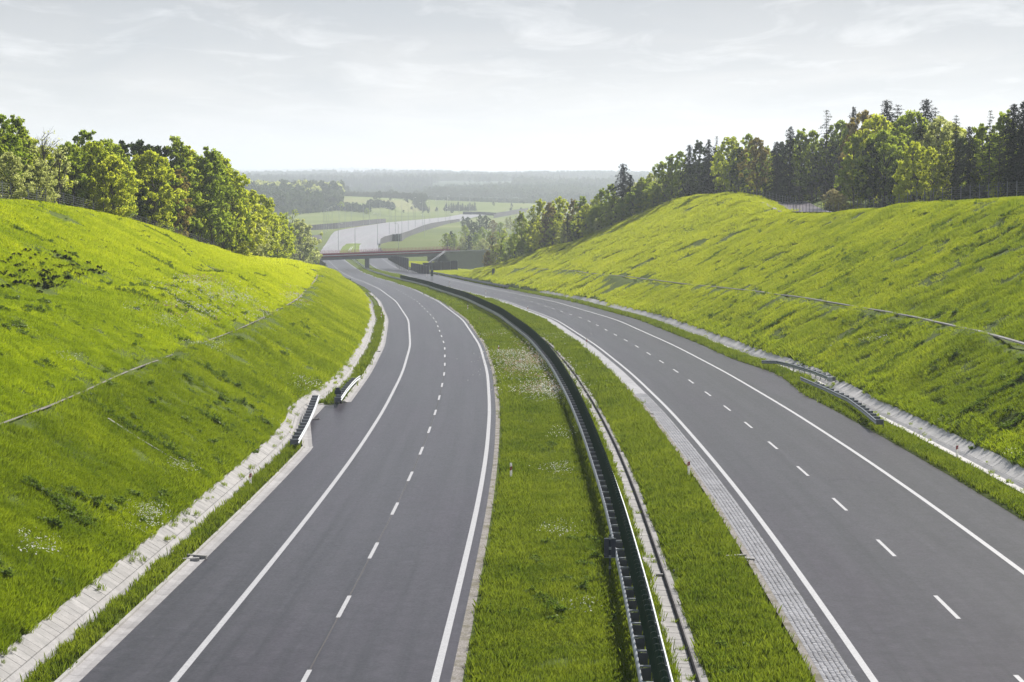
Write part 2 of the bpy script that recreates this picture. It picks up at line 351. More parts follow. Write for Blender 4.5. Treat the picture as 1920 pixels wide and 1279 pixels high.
def simple(name,c,rough=.6,metal=0,var=.12,scale=3):
    t=NT(name); p=t.pos(); n=t.noise(p,scale,5); a=tuple(x*(1-var) for x in c); b=tuple(min(1,x*(1+var)) for x in c)
    n2=t.noise(p,scale*14,3)
    return t.pbr(t.mix(t.mr(n2,.3,.7,0,.35),t.ramp(n,(.3,a),(.7,b)),tuple(x*.8 for x in c)),rough,metal)
def asphalt(name,dark,light):
    t=NT(name); u=t.uv(); p=t.pos()
    big=t.noise(t.map(u,(.35,.02,1)),1,5,.6); fine=t.noise(p,9,6,.75); stain=t.noise(p,.09,5,.6); grit=t.noise(p,60,2,.6)
    c=t.ramp(big,(.3,dark),(.7,light)); c=t.mix(t.mr(fine,.3,.75,0,.55),c,tuple(x*1.5 for x in light)); c=t.mix(t.mr(stain,.45,.7,0,.35),c,tuple(x*.78 for x in dark))
    c=t.mix(t.mr(grit,.35,.65,0,.5),c,tuple(x*.4 for x in dark)); g2=t.noise(p,130,1,.5); c=t.mix(t.mr(g2,.55,.7,0,.5),c,tuple(x*2.6 for x in light))
    sp=t.n('ShaderNodeSeparateXYZ'); t.set(sp,0,u)
    w=t.math('SINE',t.math('MULTIPLY',sp.outputs[0],2*math.pi/1.87)); c=t.mix(t.mr(w,-1,1,0,.30),c,tuple(x*1.4 for x in light)); vio=t.noise(t.map(u,(.12,.02,1)),1,4,.6); c=t.mix(t.mr(vio,.45,.65,0,.6),c,(dark[0]*1.35,dark[1]*1.0,dark[2]*1.3)); mo=t.noise(p,1.6,8,.8); c=t.mix(t.mr(mo,.36,.5,.55,0),c,tuple(x*.55 for x in dark)); c=t.mix(t.mr(mo,.5,.64,0,.5),c,tuple(x*1.7 for x in light)); st=t.noise(t.map(u,(2.2,.03,1)),1,5,.7); c=t.mix(t.mr(st,.46,.66,0,.6),c,tuple(x*.6 for x in dark))
    return t.pbr(c,t.mr(fine,.3,.7,.29,.42),0,.23,t.bump(fine,.10,.005))
M={}
M['asphalt']=asphalt('asphalt',(.026,.0235,.029),(.040,.036,.044))
M['asphalt2']=asphalt('asphalt_violet',(.105,.088,.108),(.14,.12,.145))
def paint():
    t=NT('road_paint'); p=t.pos(); n=t.noise(p,14,5,.7); n2=t.noise(p,2.5,4)
    w=t.noise(p,38,4,.8); return t.pbr(t.mix(t.math('MULTIPLY',t.mr(w,.54,.66,0,.8),t.mr(n2,.35,.6)),t.ramp(n,(.28,(.24,.24,.26)),(.5,(.37,.37,.39)),(.75,(.46,.46,.48))),(.14,.14,.15)),.55)
M['paint']=paint()
def concrete(name,a,b,dirt=.5,tint=(.155,.145,.14)):
    t=NT(name); p=t.pos(); oi=t.n('ShaderNodeObjectInfo'); n=t.noise(p,1.3,6,.65); n2=t.noise(p,11,5,.7); n3=t.noise(p,.35,4)
    c=t.ramp(n,(.3,a),(.7,b)); c=t.mix(t.mr(n2,.42,.75,0,dirt),c,tint); c=t.mix(t.mr(oi.outputs['Random'],0,1,0,.35),c,tuple(x*.72 for x in a)); c=t.mix(t.mr(n3,.5,.7,0,.3),c,tuple(x*1.4 for x in tint))
    return t.pbr(c,.8,0,.3,t.bump(n2,.4,.01))
M['concrete']=concrete('pale_concrete',(.25,.245,.25),(.37,.36,.365),.55)
M['slab']=concrete('slab_concrete',(.23,.225,.225),(.38,.365,.365),.55)
M['slab_sunlit']=concrete('sunlit_slab_concrete',(.42,.41,.41),(.58,.56,.56),.4)  # brighter copy of the slab concrete, sunlight put into its colour
M['gutter']=concrete('gutter_concrete',(.27,.26,.27),(.40,.39,.40),.5)
M['kerb']=concrete('kerb_concrete',(.30,.29,.28),(.42,.41,.40),.45)
M['kerb_dark']=concrete('kerb_dark',(.13,.12,.13),(.19,.18,.19),.4)
M['sett']=concrete('granite_sett',(.24,.24,.26),(.40,.40,.43),.35,(.12,.12,.13))
M['joint']=simple('joint_grit',(.10,.09,.08),.9)
def gravel():
    t=NT('verge_gravel'); p=t.pos(); n=t.noise(p,18,4,.8); n2=t.noise(p,1.1,5,.7); c=t.ramp(n,(.3,(.10,.09,.085)),(.55,(.27,.25,.24)),(.75,(.46,.44,.42)))
    return t.pbr(t.mix(t.mr(n2,.47,.62,0,.75),c,(.11,.10,.06)),.95,0,.2,t.bump(n,.8,.03))
M['gravel']=gravel()
M['zinc']=simple('galvanised_steel',(.36,.38,.41),.45,.5,.15,2)
M['zinc_dark']=simple('weathered_steel',(.16,.17,.20),.5,.3)
M['green_plastic']=simple('dark_green_plastic',(.008,.034,.025),.28,0,.2)
M['sign_back']=simple('grey_sign_back',(.075,.08,.11),.5,.2)
M['white']=NT('white_plastic').leaf((.85,.85,.84,1),(.80,.80,.78,1),.5)
M['red']=simple('red_reflector',(.45,.012,.012),.35)
M['black']=simple('black_plastic',(.012,.012,.014),.5)
M['orange']=simple('orange_sign',(.60,.16,.03),.5)
M['deck']=simple('bridge_concrete',(.24,.24,.27),.8)
M['plum']=simple('plum_fascia',(.26,.05,.075),.6)
M['rail_white']=simple('pale_handrail',(.62,.58,.60),.5)
M['noise']=simple('noise_wall_timber',(.045,.042,.055),.85,0,.35,.8)
M['noise_post']=simple('noise_wall_post',(.25,.25,.26),.7)
M['lamp']=simple('lamp_steel',(.42,.43,.46),.5,.4)
M['glass']=simple('lamp_glass',(.85,.85,.85),.15)
M['blue']=simple('dark_blue_plastic',(.02,.03,.055),.5)
def ground_mat():
    t=NT('meadow_ground'); p=t.pos(); n=t.noise(p,.35,6,.65); n2=t.noise(p,3.5,5,.7); n3=t.noise(t.map(p,(1,1,.3)),.006,4,.6)
    c=t.ramp(n,(.3,(.055,.085,.009)),(.55,(.085,.115,.010)),(.75,(.115,.145,.012))); c=t.mix(t.mr(n2,.35,.65,0,.5),c,(.045,.075,.010))
    sp=t.n('ShaderNodeSeparateXYZ'); t.set(sp,0,p)
    far=t.mr(sp.outputs[1],1050,1500); c2=t.ramp(n3,(.35,(.085,.115,.025)),(.5,(.13,.165,.035)),(.62,(.18,.185,.07)))
    c=t.mix(far,c,c2); fo=t.mr(sp.outputs[1],2650,2900); c=t.mix(fo,c,(.022,.045,.018))
    return t.pbr(c,.95,0,.15,t.bump(n2,.6,.12))
M['ground']=ground_mat()
def farmead():
    t=NT('distant_median_grass'); p=t.pos(); n=t.noise(p,.15,5,.7); return t.pbr(t.ramp(n,(.3,(.10,.15,.02)),(.7,(.17,.21,.035))),.95,0,.1)
M['farmead']=farmead()
# ---------------------------------------------------------------- the setting: ground, roads, markings
nr,nc=GX.shape
V=np.stack([GX,np.broadcast_to(GY[:,None],GX.shape),GZ],-1).reshape(-1,3); I=np.arange(nr*nc).reshape(nr,nc)
Fq=np.stack([I[:-1,:-1],I[:-1,1:],I[1:,1:],I[1:,:-1]],-1).reshape(-1,4)
g=mesh_obj('ground',V,Fq,M['ground'],smooth_=True); tag(g,kind='structure')
def ribbon(name,mat,A,B,ZA,ZB,Y0,Y1,dz,n=1,parent=None,XR0=None,step=None,ends=None):
    L1=line(A,ZA,Y0,Y1,0,dz,step); L2=line(B,ZB,Y0,Y1,0,dz,step); V=[];UV=[];Fc=[]
    for a,b in zip(L1,L2):
        r=float(np.interp(a[1],YS,XR if XR0 is None else XR0))
        for k in range(n+1):
            t=k/n; V.append(tuple(a[i]*(1-t)+b[i]*t for i in range(3))); UV.append((V[-1][0]-r,a[1]))
    for i in range(len(L1)-1):
        for k in range(n): q=i*(n+1)+k; Fc.append((q,q+1,q+n+2,q+n+1))
    return mesh_obj(name,V,Fc,mat,parent,UV)
lc=ribbon('left_carriageway',M['asphalt'],XALb,XAR,ZL,ZL,18,1101,0,4); tag(lc,kind='structure')
rc=ribbon('right_carriageway',M['asphalt'],XK2,XAR2,ZR,ZR,18,1101,0,4,XR0=XL2); tag(rc,kind='structure')
for par,X_,Z_,nm,w in((lc,XL,ZL,'edge_line',.22),(lc,XR,ZL,'edge_line',.23),(rc,XL2,ZR,'edge_line',.22),(rc,XR2,ZR,'edge_line',.22)):
    ribbon(nm,M['paint'],X_-w/2,X_+w/2,Z_,Z_,18,1101,.006,1,par)
def dashes(par,A,Z,rows,dz):
    y0=rowY(rows,(zL if Z is ZL else zR))-2.0
    Y=y0-36
    while Y<560:
        w=.075; Ln=4.0 
        if Y>22:
            P=[(float(np.interp(y,YS,A)),y,float(np.interp(y,YS,Z))+dz) for y in(Y,Y+2,Y+4)]; h=[heading(A,y) for y in(Y,Y+2,Y+4)]
            V=[];c=P[1]
            for p_ in P:
                for s in(-w,w): V.append((p_[0]+s-c[0],p_[1]-c[1],p_[2]-c[2]))
            o=mesh_obj('lane_dash',V,[(0,1,3,2),(2,3,5,4)],M['paint'],par); o.location=c
        hd=heading(A,Y); Y+=12*math.cos(hd)
dashes(lc,XR-3.85,ZL,1137,.006); dashes(rc,XL2+4.17,ZR,1138,.006)
jt=ribbon('joint_seam',M['joint'],XR-3.86,XR-3.84,ZL,ZL,18,300,.003,1,lc)
ps=ribbon('asphalt_patch',asphalt('patch_asphalt',(.027,.024,.029),(.040,.036,.043)),XL2+4.9,XL2+6.6,ZR,ZR,98.5,104.5,.004,1,rc)
# far road beyond the bridge, widening to a toll plaza, then bending right
def row26(x,y,z=-25.85):
    a,v,w=ray(x,y); Y=(z-HC)/w*v; return at(x,y,Y)
FL=[row26(*q) for q in((596,478),(602,470),(612.5,455),(620,442),(627.5,434),(644,430),(682,424),(723,417.5),(776,412.7),(837,407),(864,402),(895,400.5),(915,399))]
FR=[row26(*q) for q in((709,470),(709,464),(710,458),(714,456),(740,450.3),(768,441.5),(795,432),(809,428),(840,419),(862,414.6),(895,406),(915,402.5))]
def resample(P,n):
    P=np.array(P); d=np.concatenate([[0],np.cumsum(np.linalg.norm(np.diff(P,axis=0),axis=1))]); s=np.linspace(0,d[-1],n); return np.stack([np.interp(s,d,P[:,i]) for i in range(3)],-1)
FLr,FRr=resample(FL,80),resample(FR,80)
V=[];UV=[];Fc=[]
for i,(a,b) in enumerate(zip(FLr,FRr)):
    for k in range(5): t=k/4; V.append(a*(1-t)+b*t); UV.append((k*8,i*12))
for i in range(79):
    for k in range(4): q=i*5+k; Fc.append((q,q+1,q+6,q+5))
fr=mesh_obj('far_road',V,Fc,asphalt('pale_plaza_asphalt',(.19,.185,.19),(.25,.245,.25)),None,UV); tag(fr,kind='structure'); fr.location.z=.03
def farline(pts,w=.5):
    P=[Vector(row26(x,y,-25.80)) for x,y in pts]; P=[Vector(q) for q in resample(P,40)]; V=[];Fc=[]
    for i,q in enumerate(P):
        d=(P[min(i+1,39)]-P[max(i-1,0)]).normalized(); s=Vector((d.y,-d.x,0)); V+=[q-s*w/2,q+s*w/2]
    for i in range(39): Fc.append((2*i,2*i+1,2*i+3,2*i+2))
    mesh_obj('edge_line',V,Fc,M['paint'],fr)
farline([(606,464),(616,458),(635,449),(658.5,440),(680,433.5),(723,425),(780,417.5),(850,408)],1.0)
farline([(661,457),(677,447.5),(705,436),(740,428),(790,420),(850,411)],1.0)
farline([(674,470),(676,458),(690,446),(720,434),(770,424)],.5)
def strip(a,b,z,name,mat):
    A_=resample([row26(x,y,z) for x,y in a],24); B_=resample([row26(x,y,z) for x,y in b],24); V=[];Fc=[]
    for p_,q_ in zip(A_,B_):
        for k in range(4): V.append(p_*(1-k/3)+q_*k/3+np.array([0,0,.18 if k in(1,2) else 0]))
    for i in range(23):
        for k in range(3): j=i*4+k; Fc.append((j,j+1,j+5,j+4))
    return tag(mesh_obj(name,V,Fc,mat),kind='structure')
strip([(637,480),(637,472),(642.5,462.5),(650,457)],[(678,480),(673.5,470),(674,460),(678,457)],-25.72,'far_median',M['farmead'])
# gravel verge at the median edge of the left carriageway
vw=.42+.22*np.array([vnoise(0,y,5,9) for y in YS])+.15*np.array([vnoise(0,y,1.6,19) for y in YS])
ve=ribbon('gravel_verge',M['gravel'],XAR,XAR+np.where(YS<170,vw,vw*.7),ZL,ZL,18,330,.012,3,step=.5); tag(ve,kind='structure')
vk=ribbon('gravel_verge_right',M['gravel'],XK1-.28+.1*vw,XK1,ZR,ZR,18,160,.07,1,step=.5); tag(vk,kind='structure')
# ---------------------------------------------------------------- gutter, drains, kerbs and settings cut into pieces
def pieces(name,parent,prof,A,Z,Y0,Y1,ln,mat,gap=.015,dz=0,maxn=300,jit=0):
    """one kerb, slab or plate after the other; the far ones joined into a stuff part"""
    def mk(a):
        b=MB(); n=len(prof); V=[(x,y,z) for y in(0,a-gap) for x,z in prof]
        Fc=[(k,(k+1)%n,n+(k+1)%n,n+k) for k in range(n)]+[tuple(range(n))[::-1],tuple(range(n,2*n))]
        b.add(V,Fc); return b
    one=mk(ln); me=one.mesh(name,mat); Y=Y0; k=0; rest=MB()
    while Y<Y1:
        x=float(np.interp(Y,YS,A)); z=float(np.interp(Y,YS,Z))+dz+random.uniform(-jit,jit); h=heading(A,Y); gr=math.atan(float(np.interp(Y+1,YS,Z)-np.interp(Y,YS,Z)))
        if k<maxn: link(name,me,parent,(x,Y,z),h,gr)
        else:
            c,s=math.cos(h),math.sin(h); rest.add([(vx*c-vy*s+x,vx*s+vy*c+Y,vz+z+vy*math.tan(gr)) for vx,vy,vz in one.V],one.F)
        Y+=ln*math.cos(h); k+=1
    if rest.V: tag(rest.obj(name,mat,parent),kind='stuff')
def strct(name,loc=(0,0,0)):
    o=bpy.data.objects.new(name,None); COL.objects.link(o); o['kind']='structure'; return o
gut=strct('gutter')
XGu=XG+0; bayc=(YS>118)&(YS<148)
XGn=np.where(bayc,XALb-.5,XG)
pieces('gutter_plate',gut,[(0,-.2),(.5,-.2),(.5,.012),(.25,-.012),(0,.02)],XGn,ZL,30,146.5,1.0,M['gutter'])
pieces('kerb_stone',gut,[(-.14,-.2),(0,-.2),(0,.10),(-.12,.11)],XGn,ZL,30,146.5,1.0,M['kerb'])
pieces('gutter_plate',gut,[(0,-.2),(.5,-.2),(.5,.012),(.25,-.012),(0,.02)],XG,ZL,149,420,1.5,M['gutter'],maxn=150)
pieces('kerb_stone',gut,[(-.14,-.2),(0,-.2),(0,.10),(-.12,.11)],XG,ZL,149,420,1.5,M['kerb'],maxn=150)
dl=strct('roadside_ditch')
pieces('slab',dl,[(0,.30),(.62,-.05),(.62,.12),(0,.50)],XT-.64,ZL,30,420,.6,M['slab'],.02,0,300,.006)
pieces('channel_unit',dl,[(0,-.2),(.55,-.2),(.55,.05),(.46,.05),(.36,-.05),(.16,-.05),(.02,.10),(0,.10)],XT,ZL,30,420,1.5,M['concrete'],.01,0,260,.004)
dr=strct('right_roadside_ditch')
pieces('slab',dr,[(0,-.05),(.72,.35),(.72,.56),(0,.12)],XTR,ZR,60,420,.75,M['slab_sunlit'],.02,0,300,.008)
pieces('channel_unit',dr,[(0,-.2),(.8,-.2),(.8,.10),(.76,.10),(.6,-.05),(.25,-.05),(.08,.05),(0,.05)],XDR,ZR,60,420,1.5,M['slab_sunlit'],.01,0,240,.004)
md=strct('median_drain')
pieces('slab',md,[(.09,-.3),(.50,-.3),(.50,-.115),(.09,-.10)],XC1,(ZL+ZR)/2,40,230,.5,M['slab'],.018,0,300,.006)
pieces('edge_plate',md,[(-.08,-.3),(.08,-.3),(.08,-.06),(-.08,-.03)],XC1,(ZL+ZR)/2,40,230,1.0,M['slab'],.015,0,150)
pieces('kerb_stone',md,[(.52,-.3),(.60,-.3),(.60,.04),(.56,.04)],XC1,(ZL+ZR)/2,40,230,1.0,M['kerb_dark'],.004,0,150)
pieces('edge_plate',md,[(.61,-.3),(.80,-.3),(.80,.03),(.61,.02)],XC1,(ZL+ZR)/2,40,230,1.0,M['slab'],.015,0,150)
ck=strct('sett_strip')
ribbon('bedding',M['joint'],XK1,XK2,ZR,ZR,18,420,-.012,1,ck)
pieces('kerb_stone',ck,[(-.14,-.2),(0,-.2),(0,.05),(-.14,.05)],XK1+.0,ZR,40,330,1.0,M['kerb'],.012,0,200)
def setts():
    k=0; rest=MB(); me=[]
    for v in range(4):
        r=random.Random(v); b=MB(); a=.066+.01*r.random(); c=.066+.008*r.random(); h=.02
        b.add([(-a,-c,-.08),(a,-c,-.08),(a,c,-.08),(-a,c,-.08),(-a,-c,0),(a,-c,0),(a,c,0),(-a,c,0),(-a*.6,-c*.6,h),(a*.6,-c*.6,h),(a*.6,c*.6,h),(-a*.6,c*.6,h)],
              [(0,1,5,4),(1,2,6,5),(2,3,7,6),(3,0,4,7),(4,5,9,8),(5,6,10,9),(6,7,11,10),(7,4,8,11),(8,9,10,11)]); me.append((b,b.mesh('sett',M['sett'])))
    Y=53.0
    while Y<150:
        x0=float(np.interp(Y,YS,XK1)); z=float(np.interp(Y,YS,ZR)); h=heading(XK1,Y)
        for j in range(6):
            b,m=me[random.randrange(4)]; x=x0+.09+j*.16+random.uniform(-.012,.012); y=Y+random.uniform(-.015,.015)+.02*math.sin(j*1.5); zz=z+random.uniform(-.008,.008)
            if k<300: link('sett',m,ck,(x,y,zz),h+random.uniform(-.08,.08))
            else: rest.add([(a+x,c+y,d+zz) for a,c,d in b.V],b.F)
            k+=1
        Y+=.165
    tag(rest.obj('sett',M['sett'],ck),kind='stuff')
setts()
ribbon('paving',M['sett'],XK1+.01,XK2-.01,ZR,ZR,150,420,.012,1,ck)
# dark seam at the right carriageway edge of the setts
ribbon('joint_seam',M['black'],XK2-.02,XK2+.03,ZR,ZR,18,300,.004,1,rc)
# violet worn surface of the left emergency bay
# bench paths (narrow concrete trough on each bank)
bp=strct('bench_path')
def bench(A,Z,Y0,Y1,w,par,jit=.0,n=200,ln=1.2,covered=.0,mat='kerb'):
    me=MB().add([(0,0,0),(w,0,0),(w,ln-.03,0),(0,ln-.03,0),(0,0,.07),(w*.3,0,.02),(w*.7,0,.02),(w,0,.07),(0,ln-.03,.07),(w*.3,ln-.03,.02),(w*.7,ln-.03,.02),(w,ln-.03,.07)],[(4,5,9,8),(5,6,10,9),(6,7,11,10),(0,4,8,3),(1,2,11,7)]).mesh('trough_unit',M[mat]); Y=Y0
    while Y<Y1:
        if vnoise(3,Y,9,12)>covered-.5: link('trough_unit',me,par,(float(np.interp(Y,YS,A)),Y,float(np.interp(Y,YS,Z))+.05+vnoise(1,Y,6,3)*.05),heading(A,Y),math.atan(float(np.interp(Y+2,YS,Z)-np.interp(Y,YS,Z))/2))
        Y+=ln*math.cos(heading(A,Y))
ribbon('worn_track',M['gravel'],XBL2+.42,XBL2+.40+.5*vw,ZBL,ZBL,60,390,.12,1,bp)
bpr=strct('right_bench_path'); ribbon('worn_track',M['joint'],XBR+.42,XBR+.72+.3*vw,ZBR,ZBR,60,520,.16,2,bpr); bench(XBR+.5,ZBR+.13,100,480,.34,bpr,covered=.1,mat='kerb')
# ---------------------------------------------------------------- median barrier
WB=[(0,0),(.05,.03),(.05,.09),(0,.13),(0,.18),(.05,.22),(.05,.28),(0,.31),(-.012,.30),(.036,.275),(.036,.225),(-.014,.185),(-.014,.125),(.036,.085),(.036,.035),(-.012,.005)]
def wbeam(path,side,z0): return sweep(path,[(a*side,b) for a,b in WB],True,z0)
ZMm=(ZL+ZR)/2
bar=empty('median_barrier',(float(np.interp(58,YS,XB)),58,float(np.interp(58,YS,ZMm))),'steel crash barrier with dark green anti-glare screen curving along the grass median','crash barrier')
def local(mb,o):
    l=o.location; mb.V=[(a-l[0],b-l[1],c-l[2]) for a,b,c in mb.V]; return mb
local(wbeam(line(XB,ZMm,26,1180 if 0 else 1095),-1,.44),bar).obj('rail',M['zinc'],bar)
local(wbeam(line(XB+.80,ZMm,26,1095),1,.44),bar).obj('rail',M['zinc'],bar)
pm=MB(); pm.box(.0,-.03,.70,.80,.03,.75).box(.02,.03,.30,.34,.05,.66,1).box(.37,-.05,-.2,.43,.07,.70,1).box(.46,.03,.30,.78,.05,.66,1)
pme=pm.mesh('post_spacer',[M['zinc'],M['zinc_dark']])
Y=27.0;k=0; rest=MB()
while Y<700:
    h=heading(XB,Y); l=(float(np.interp(Y,YS,XB)),Y,float(np.interp(Y,YS,ZMm)))
    if k<300: link('post_spacer',pme,bar,tuple(a-b for a,b in zip(l,bar.location)),h)
    else: rest.add([(a+l[0],b+l[1],c+l[2]) for a,b,c in pm.V],pm.F)
    Y+=2.0*math.cos(h); k+=1
local(rest,bar); tag(rest.obj('post_spacer',M['zinc'],bar),kind='stuff')
pd=MB(); n=6; V=[];Fc=[]
for j,z in enumerate((.70,1.0,1.45,1.68)):
    w=(.125,.13,.13,.10)[j]
    for i in range(n):
        a=-1+2*i/(n-1); V.append((a*w,.05*(a*a)-.04,z-(.06*a*a if j==3 else 0)))
for j in range(3):
    for i in range(n-1): q=j*n+i; Fc.append((q,q+1,q+n+1,q+n))
m_=len(V); V+=[(x,y+.02,z) for x,y,z in V]; Fc+=[tuple(m_+i for i in q[::-1]) for q in Fc]
for i in range(n-1): q=3*n+i; Fc.append((q,q+1,m_+q+1,m_+q))
pd.add(V,Fc).box(-.02,-.02,.3,.02,.02,.7); pdm=pd.mesh('antiglare_paddle',M['green_plastic'])
Y=48.0;k=0;rest=MB()
yend=rowY(527,zM)
while Y<yend:
    h=heading(XB,Y); l=(float(np.interp(Y,YS,XB))+.42,Y,float(np.interp(Y,YS,ZMm)))
    if k<300: link('antiglare_paddle',pdm,bar,tuple(a-b for a,b in zip(l,bar.location)),h)
    else: rest.add([(a+l[0],b+l[1],c+l[2]) for a,b,c in pd.V],pd.F)
    Y+=.80*math.cos(h); k+=1
local(rest,bar); tag(rest.obj('antiglare_paddle',M['green_plastic'],bar),kind='stuff')
P=line(XB+.42,ZMm,48,yend); local(sweep(P,[(-.03,.60),(.03,.60),(.03,.66),(-.03,.66)]),bar).obj('mounting_strip',M['green_plastic'],bar)
# ---------------------------------------------------------------- guardrails of the emergency bays
def guardrail(pts,zf,side,label,group,back=.5,flare=True,pitch=2.0,cap=False,trim=0):
    P=[]
    for x,y in pts:
        Y=rowY(y,zf,.75); P.append(at(x,y,Y))
    P=resample(P,30); o=empty('guardrail',tuple(P[0]-np.array([0,0,.75])),label,'guardrail',group); L=np.array(P)
    b=wbeam([tuple(p-np.array([0,0,.31])) for p in L],side,0); local(b,o).obj('rail',M['zinc'],o)
    d=np.concatenate([[0],np.cumsum(np.linalg.norm(np.diff(L,axis=0),axis=1))]); s=.4
    pb=MB(); sb=-side*back
    pb.box(min(0,sb),-.03,-.07,max(0,sb),.03,-.01).box(min(sb,sb+.05*side),-.04,-.95,max(sb,sb+.05*side),.04,-.02,1).box(min(sb,-.04*side),-.01,-.34,max(sb,-.04*side),.01,-.07,1)
    pm_=pb.mesh('post_spacer',[M['zinc'],M['zinc_dark']])
    while s<d[-1]-trim:
        q=[np.interp(s,d,L[:,i]) for i in range(3)]; q2=[np.interp(s+.3,d,L[:,i]) for i in range(3)]; h=math.atan2(q2[1]-q[1],q2[0]-q[0])-math.pi/2
        link('post_spacer',pm_,o,tuple(a-b for a,b in zip(q,o.location)),h); s+=pitch
    if cap:
        c=MB(); e=L[-1] if cap>0 else L[0]; c.box(-.25,-.25,-.34,.12,.1,.02); q=c.obj('end_cap',M['zinc'],o); q.location=tuple(a-b for a,b in zip(e,o.location))
    return o
guardrail([(559,824),(570,805),(579,788),(589,765),(598,740)],zL,1,'lower of two short guardrails beside the emergency bay, left of the left road','guardrails beside the left emergency bay')
guardrail([(639,745),(650,729),(660,717),(668,709),(675,704)],zL,1,'upper of two short guardrails at the left road, reached before the bridge','guardrails beside the left emergency bay',trim=1)
guardrail([(1643,787),(1618,766),(1590,746),(1545,725),(1501,706)],zR,-1,'nearer short guardrail at the right road with its end sloping to the grass','guardrails beside the right emergency bay',trim=5)
guardrail([(1557,707),(1520,693),(1480,681),(1457,676),(1428,675.5)],zR,-1,'farther short guardrail at the right road, set behind the nearer one','guardrails beside the right emergency bay',cap=-1,trim=3)
# far guardrail right of the right road near the bridge
grf=empty('guardrail',(float(np.interp(600,YS,XAR2)),600,float(np.interp(600,YS,ZR))),'long guardrail along the right road running under the bridge','guardrail')
local(wbeam(line(XAR2-.1,ZR,455,1090),-1,.44),grf).obj('rail',M['zinc_dark'],grf); local(sweep(line(XAR2+.4,ZR,455,1090,0,0,8),[(0,0),(.06,0),(.06,.75),(0,.75)]),grf).obj('post_row',M['zinc_dark'],grf)['kind']='stuff'
glf=empty('guardrail',(float(np.interp(600,YS,XALb))-.3,600,float(np.interp(600,YS,ZL))),'dark guardrail at the left road edge leading to the bridge abutment','guardrail')
local(wbeam(line(XALb-.7,ZL,545,800),1,.5),glf).obj('rail',M['zinc_dark'],glf); local(sweep(line(XALb-1.0,ZL,545,800,0,0,8),[(0,0),(.3,0),(.3,.8),(0,.8)]),glf).obj('post_row',M['zinc_dark'],glf)['kind']='stuff'
# ---------------------------------------------------------------- delineator posts
def delineator():
    r=empty('delineator_post',(0,0,0),'x','delineator'); 
    b=MB(); pr=[(-.06,-.025),(.06,-.025),(.045,.03),(-.045,.03)]
    V=[(a,c,z) for z in(-.1,.88) for a,c in pr]; V[4:]= [(a,c,.86 if c<0 else .93) for a,c in pr]
    b.add(V,[(0,3,2,1),(4,5,6,7)]+[(k,(k+1)%4,4+(k+1)%4,4+k) for k in range(4)]); b.obj('post_body',M['white'],r)
    b=MB(); b.add([(a*1.06,c*1.1,z+(a*.5 if 1 else 0)) for z in(.56,.74) for a,c in pr],[(0,3,2,1),(4,5,6,7)]+[(k,(k+1)%4,4+(k+1)%4,4+k) for k in range(4)]); b.obj('red_band',M['red'],r)
    b=MB(); b.box(-.02,-.03,.60,.02,-.026,.70).box(-.012,-.028,.36,.012,-.0255,.42); b.obj('reflector',M['zinc'],r)
    return r
D=delineator(); Dl=[((958,902),zL,'red and white marker post in the median, nearest to the camera'),((935,665),zL,'red and white marker post in the median, between daisies and left road'),((877,583.5),zL,'small marker post in the median just past the start of the bend'),
((470,916),zL,'white marker post between the left ditch and the left road'),((715,600),zL,'marker post on the strip between left ditch and road at the bend'),
((1291,894),zR,'white marker post at the stone strip, nearest of those beside the right road'),((1100,651),zR,'marker post standing on the stone strip, second from the camera'),((989.5,586),zR,'marker post where the stone strip begins, third from the camera'),((911,552),zR,'marker post in the median beside the green screen, fourth along the right road'),((843,533.5),zR,'thin marker post beside the far end of the green screen'),
((1794,862),zR,'red topped marker post beside the right ditch'),((1022,553),zR,'pale marker post at the far right road edge below the slope'),((800,519),zR,'tiny marker post beyond the end of the green screen')]
for i,((x,y),zf,lb) in enumerate(Dl):
    Y=rowY(y,zf); p=at(x,y,Y); o=D if i==0 else copy_tree(D); o.location=(p[0],Y,p[2]+.02); o['label']=lb; o['group']='marker posts beside the carriageways'; o.rotation_euler.z=random.uniform(-.2,.2)
# ---------------------------------------------------------------- signs seen from behind or far off
def sign(x,y0,zf,w,h,top,label,mat='sign_back',np_=1,pole=.035,clamps=True,cat='road sign'):
    Y=rowY(y0,zf); p=at(x,y0,Y); ppm=FPX/Y; zt=(y0-top)/ppm; W=w/ppm; H=h/ppm
    o=empty('road_sign',p,label,cat)
    b=MB(); b.box(-W/2,0,zt-H,W/2,.03,zt).box(-W/2,-.015,zt-.03,W/2,0,zt,1).box(-W/2,-.015,zt-H,W/2,0,zt-H+.02,1); b.obj('sign_plate',[M[mat],M['zinc']],o)
    for k in range(np_):
        q=MB(); xx=0 if np_==1 else (-.3+.6*k)*W; q.tube([(xx,-.05,-.1),(xx,-.05,zt+.15)],pole,8); q.obj('pole',M['blue'] if clamps else M['zinc'],o)
    if clamps:
        for z in(zt+.02,zt-H*.5,zt-H*.92,zt-H-.35):
            c=MB(); c.box(-.045,-.095,z-.05,.045,-.006,z+.05); c.obj('clamp',M['zinc'],o)
    return o
sign(1143.5,1085,zM,22,38,1007,'back of a small rectangular sign on a pole left of the median barrier')
sign(810,533,zR,5.0,13,505,'dark narrow sign on two posts between the median screen and right road',np_=2,clamps=False,pole=.05)
sign(925,529,zR,5.2,12,503.5,'dark narrow sign standing on the grass right of the right road',np_=2,clamps=False,pole=.05)
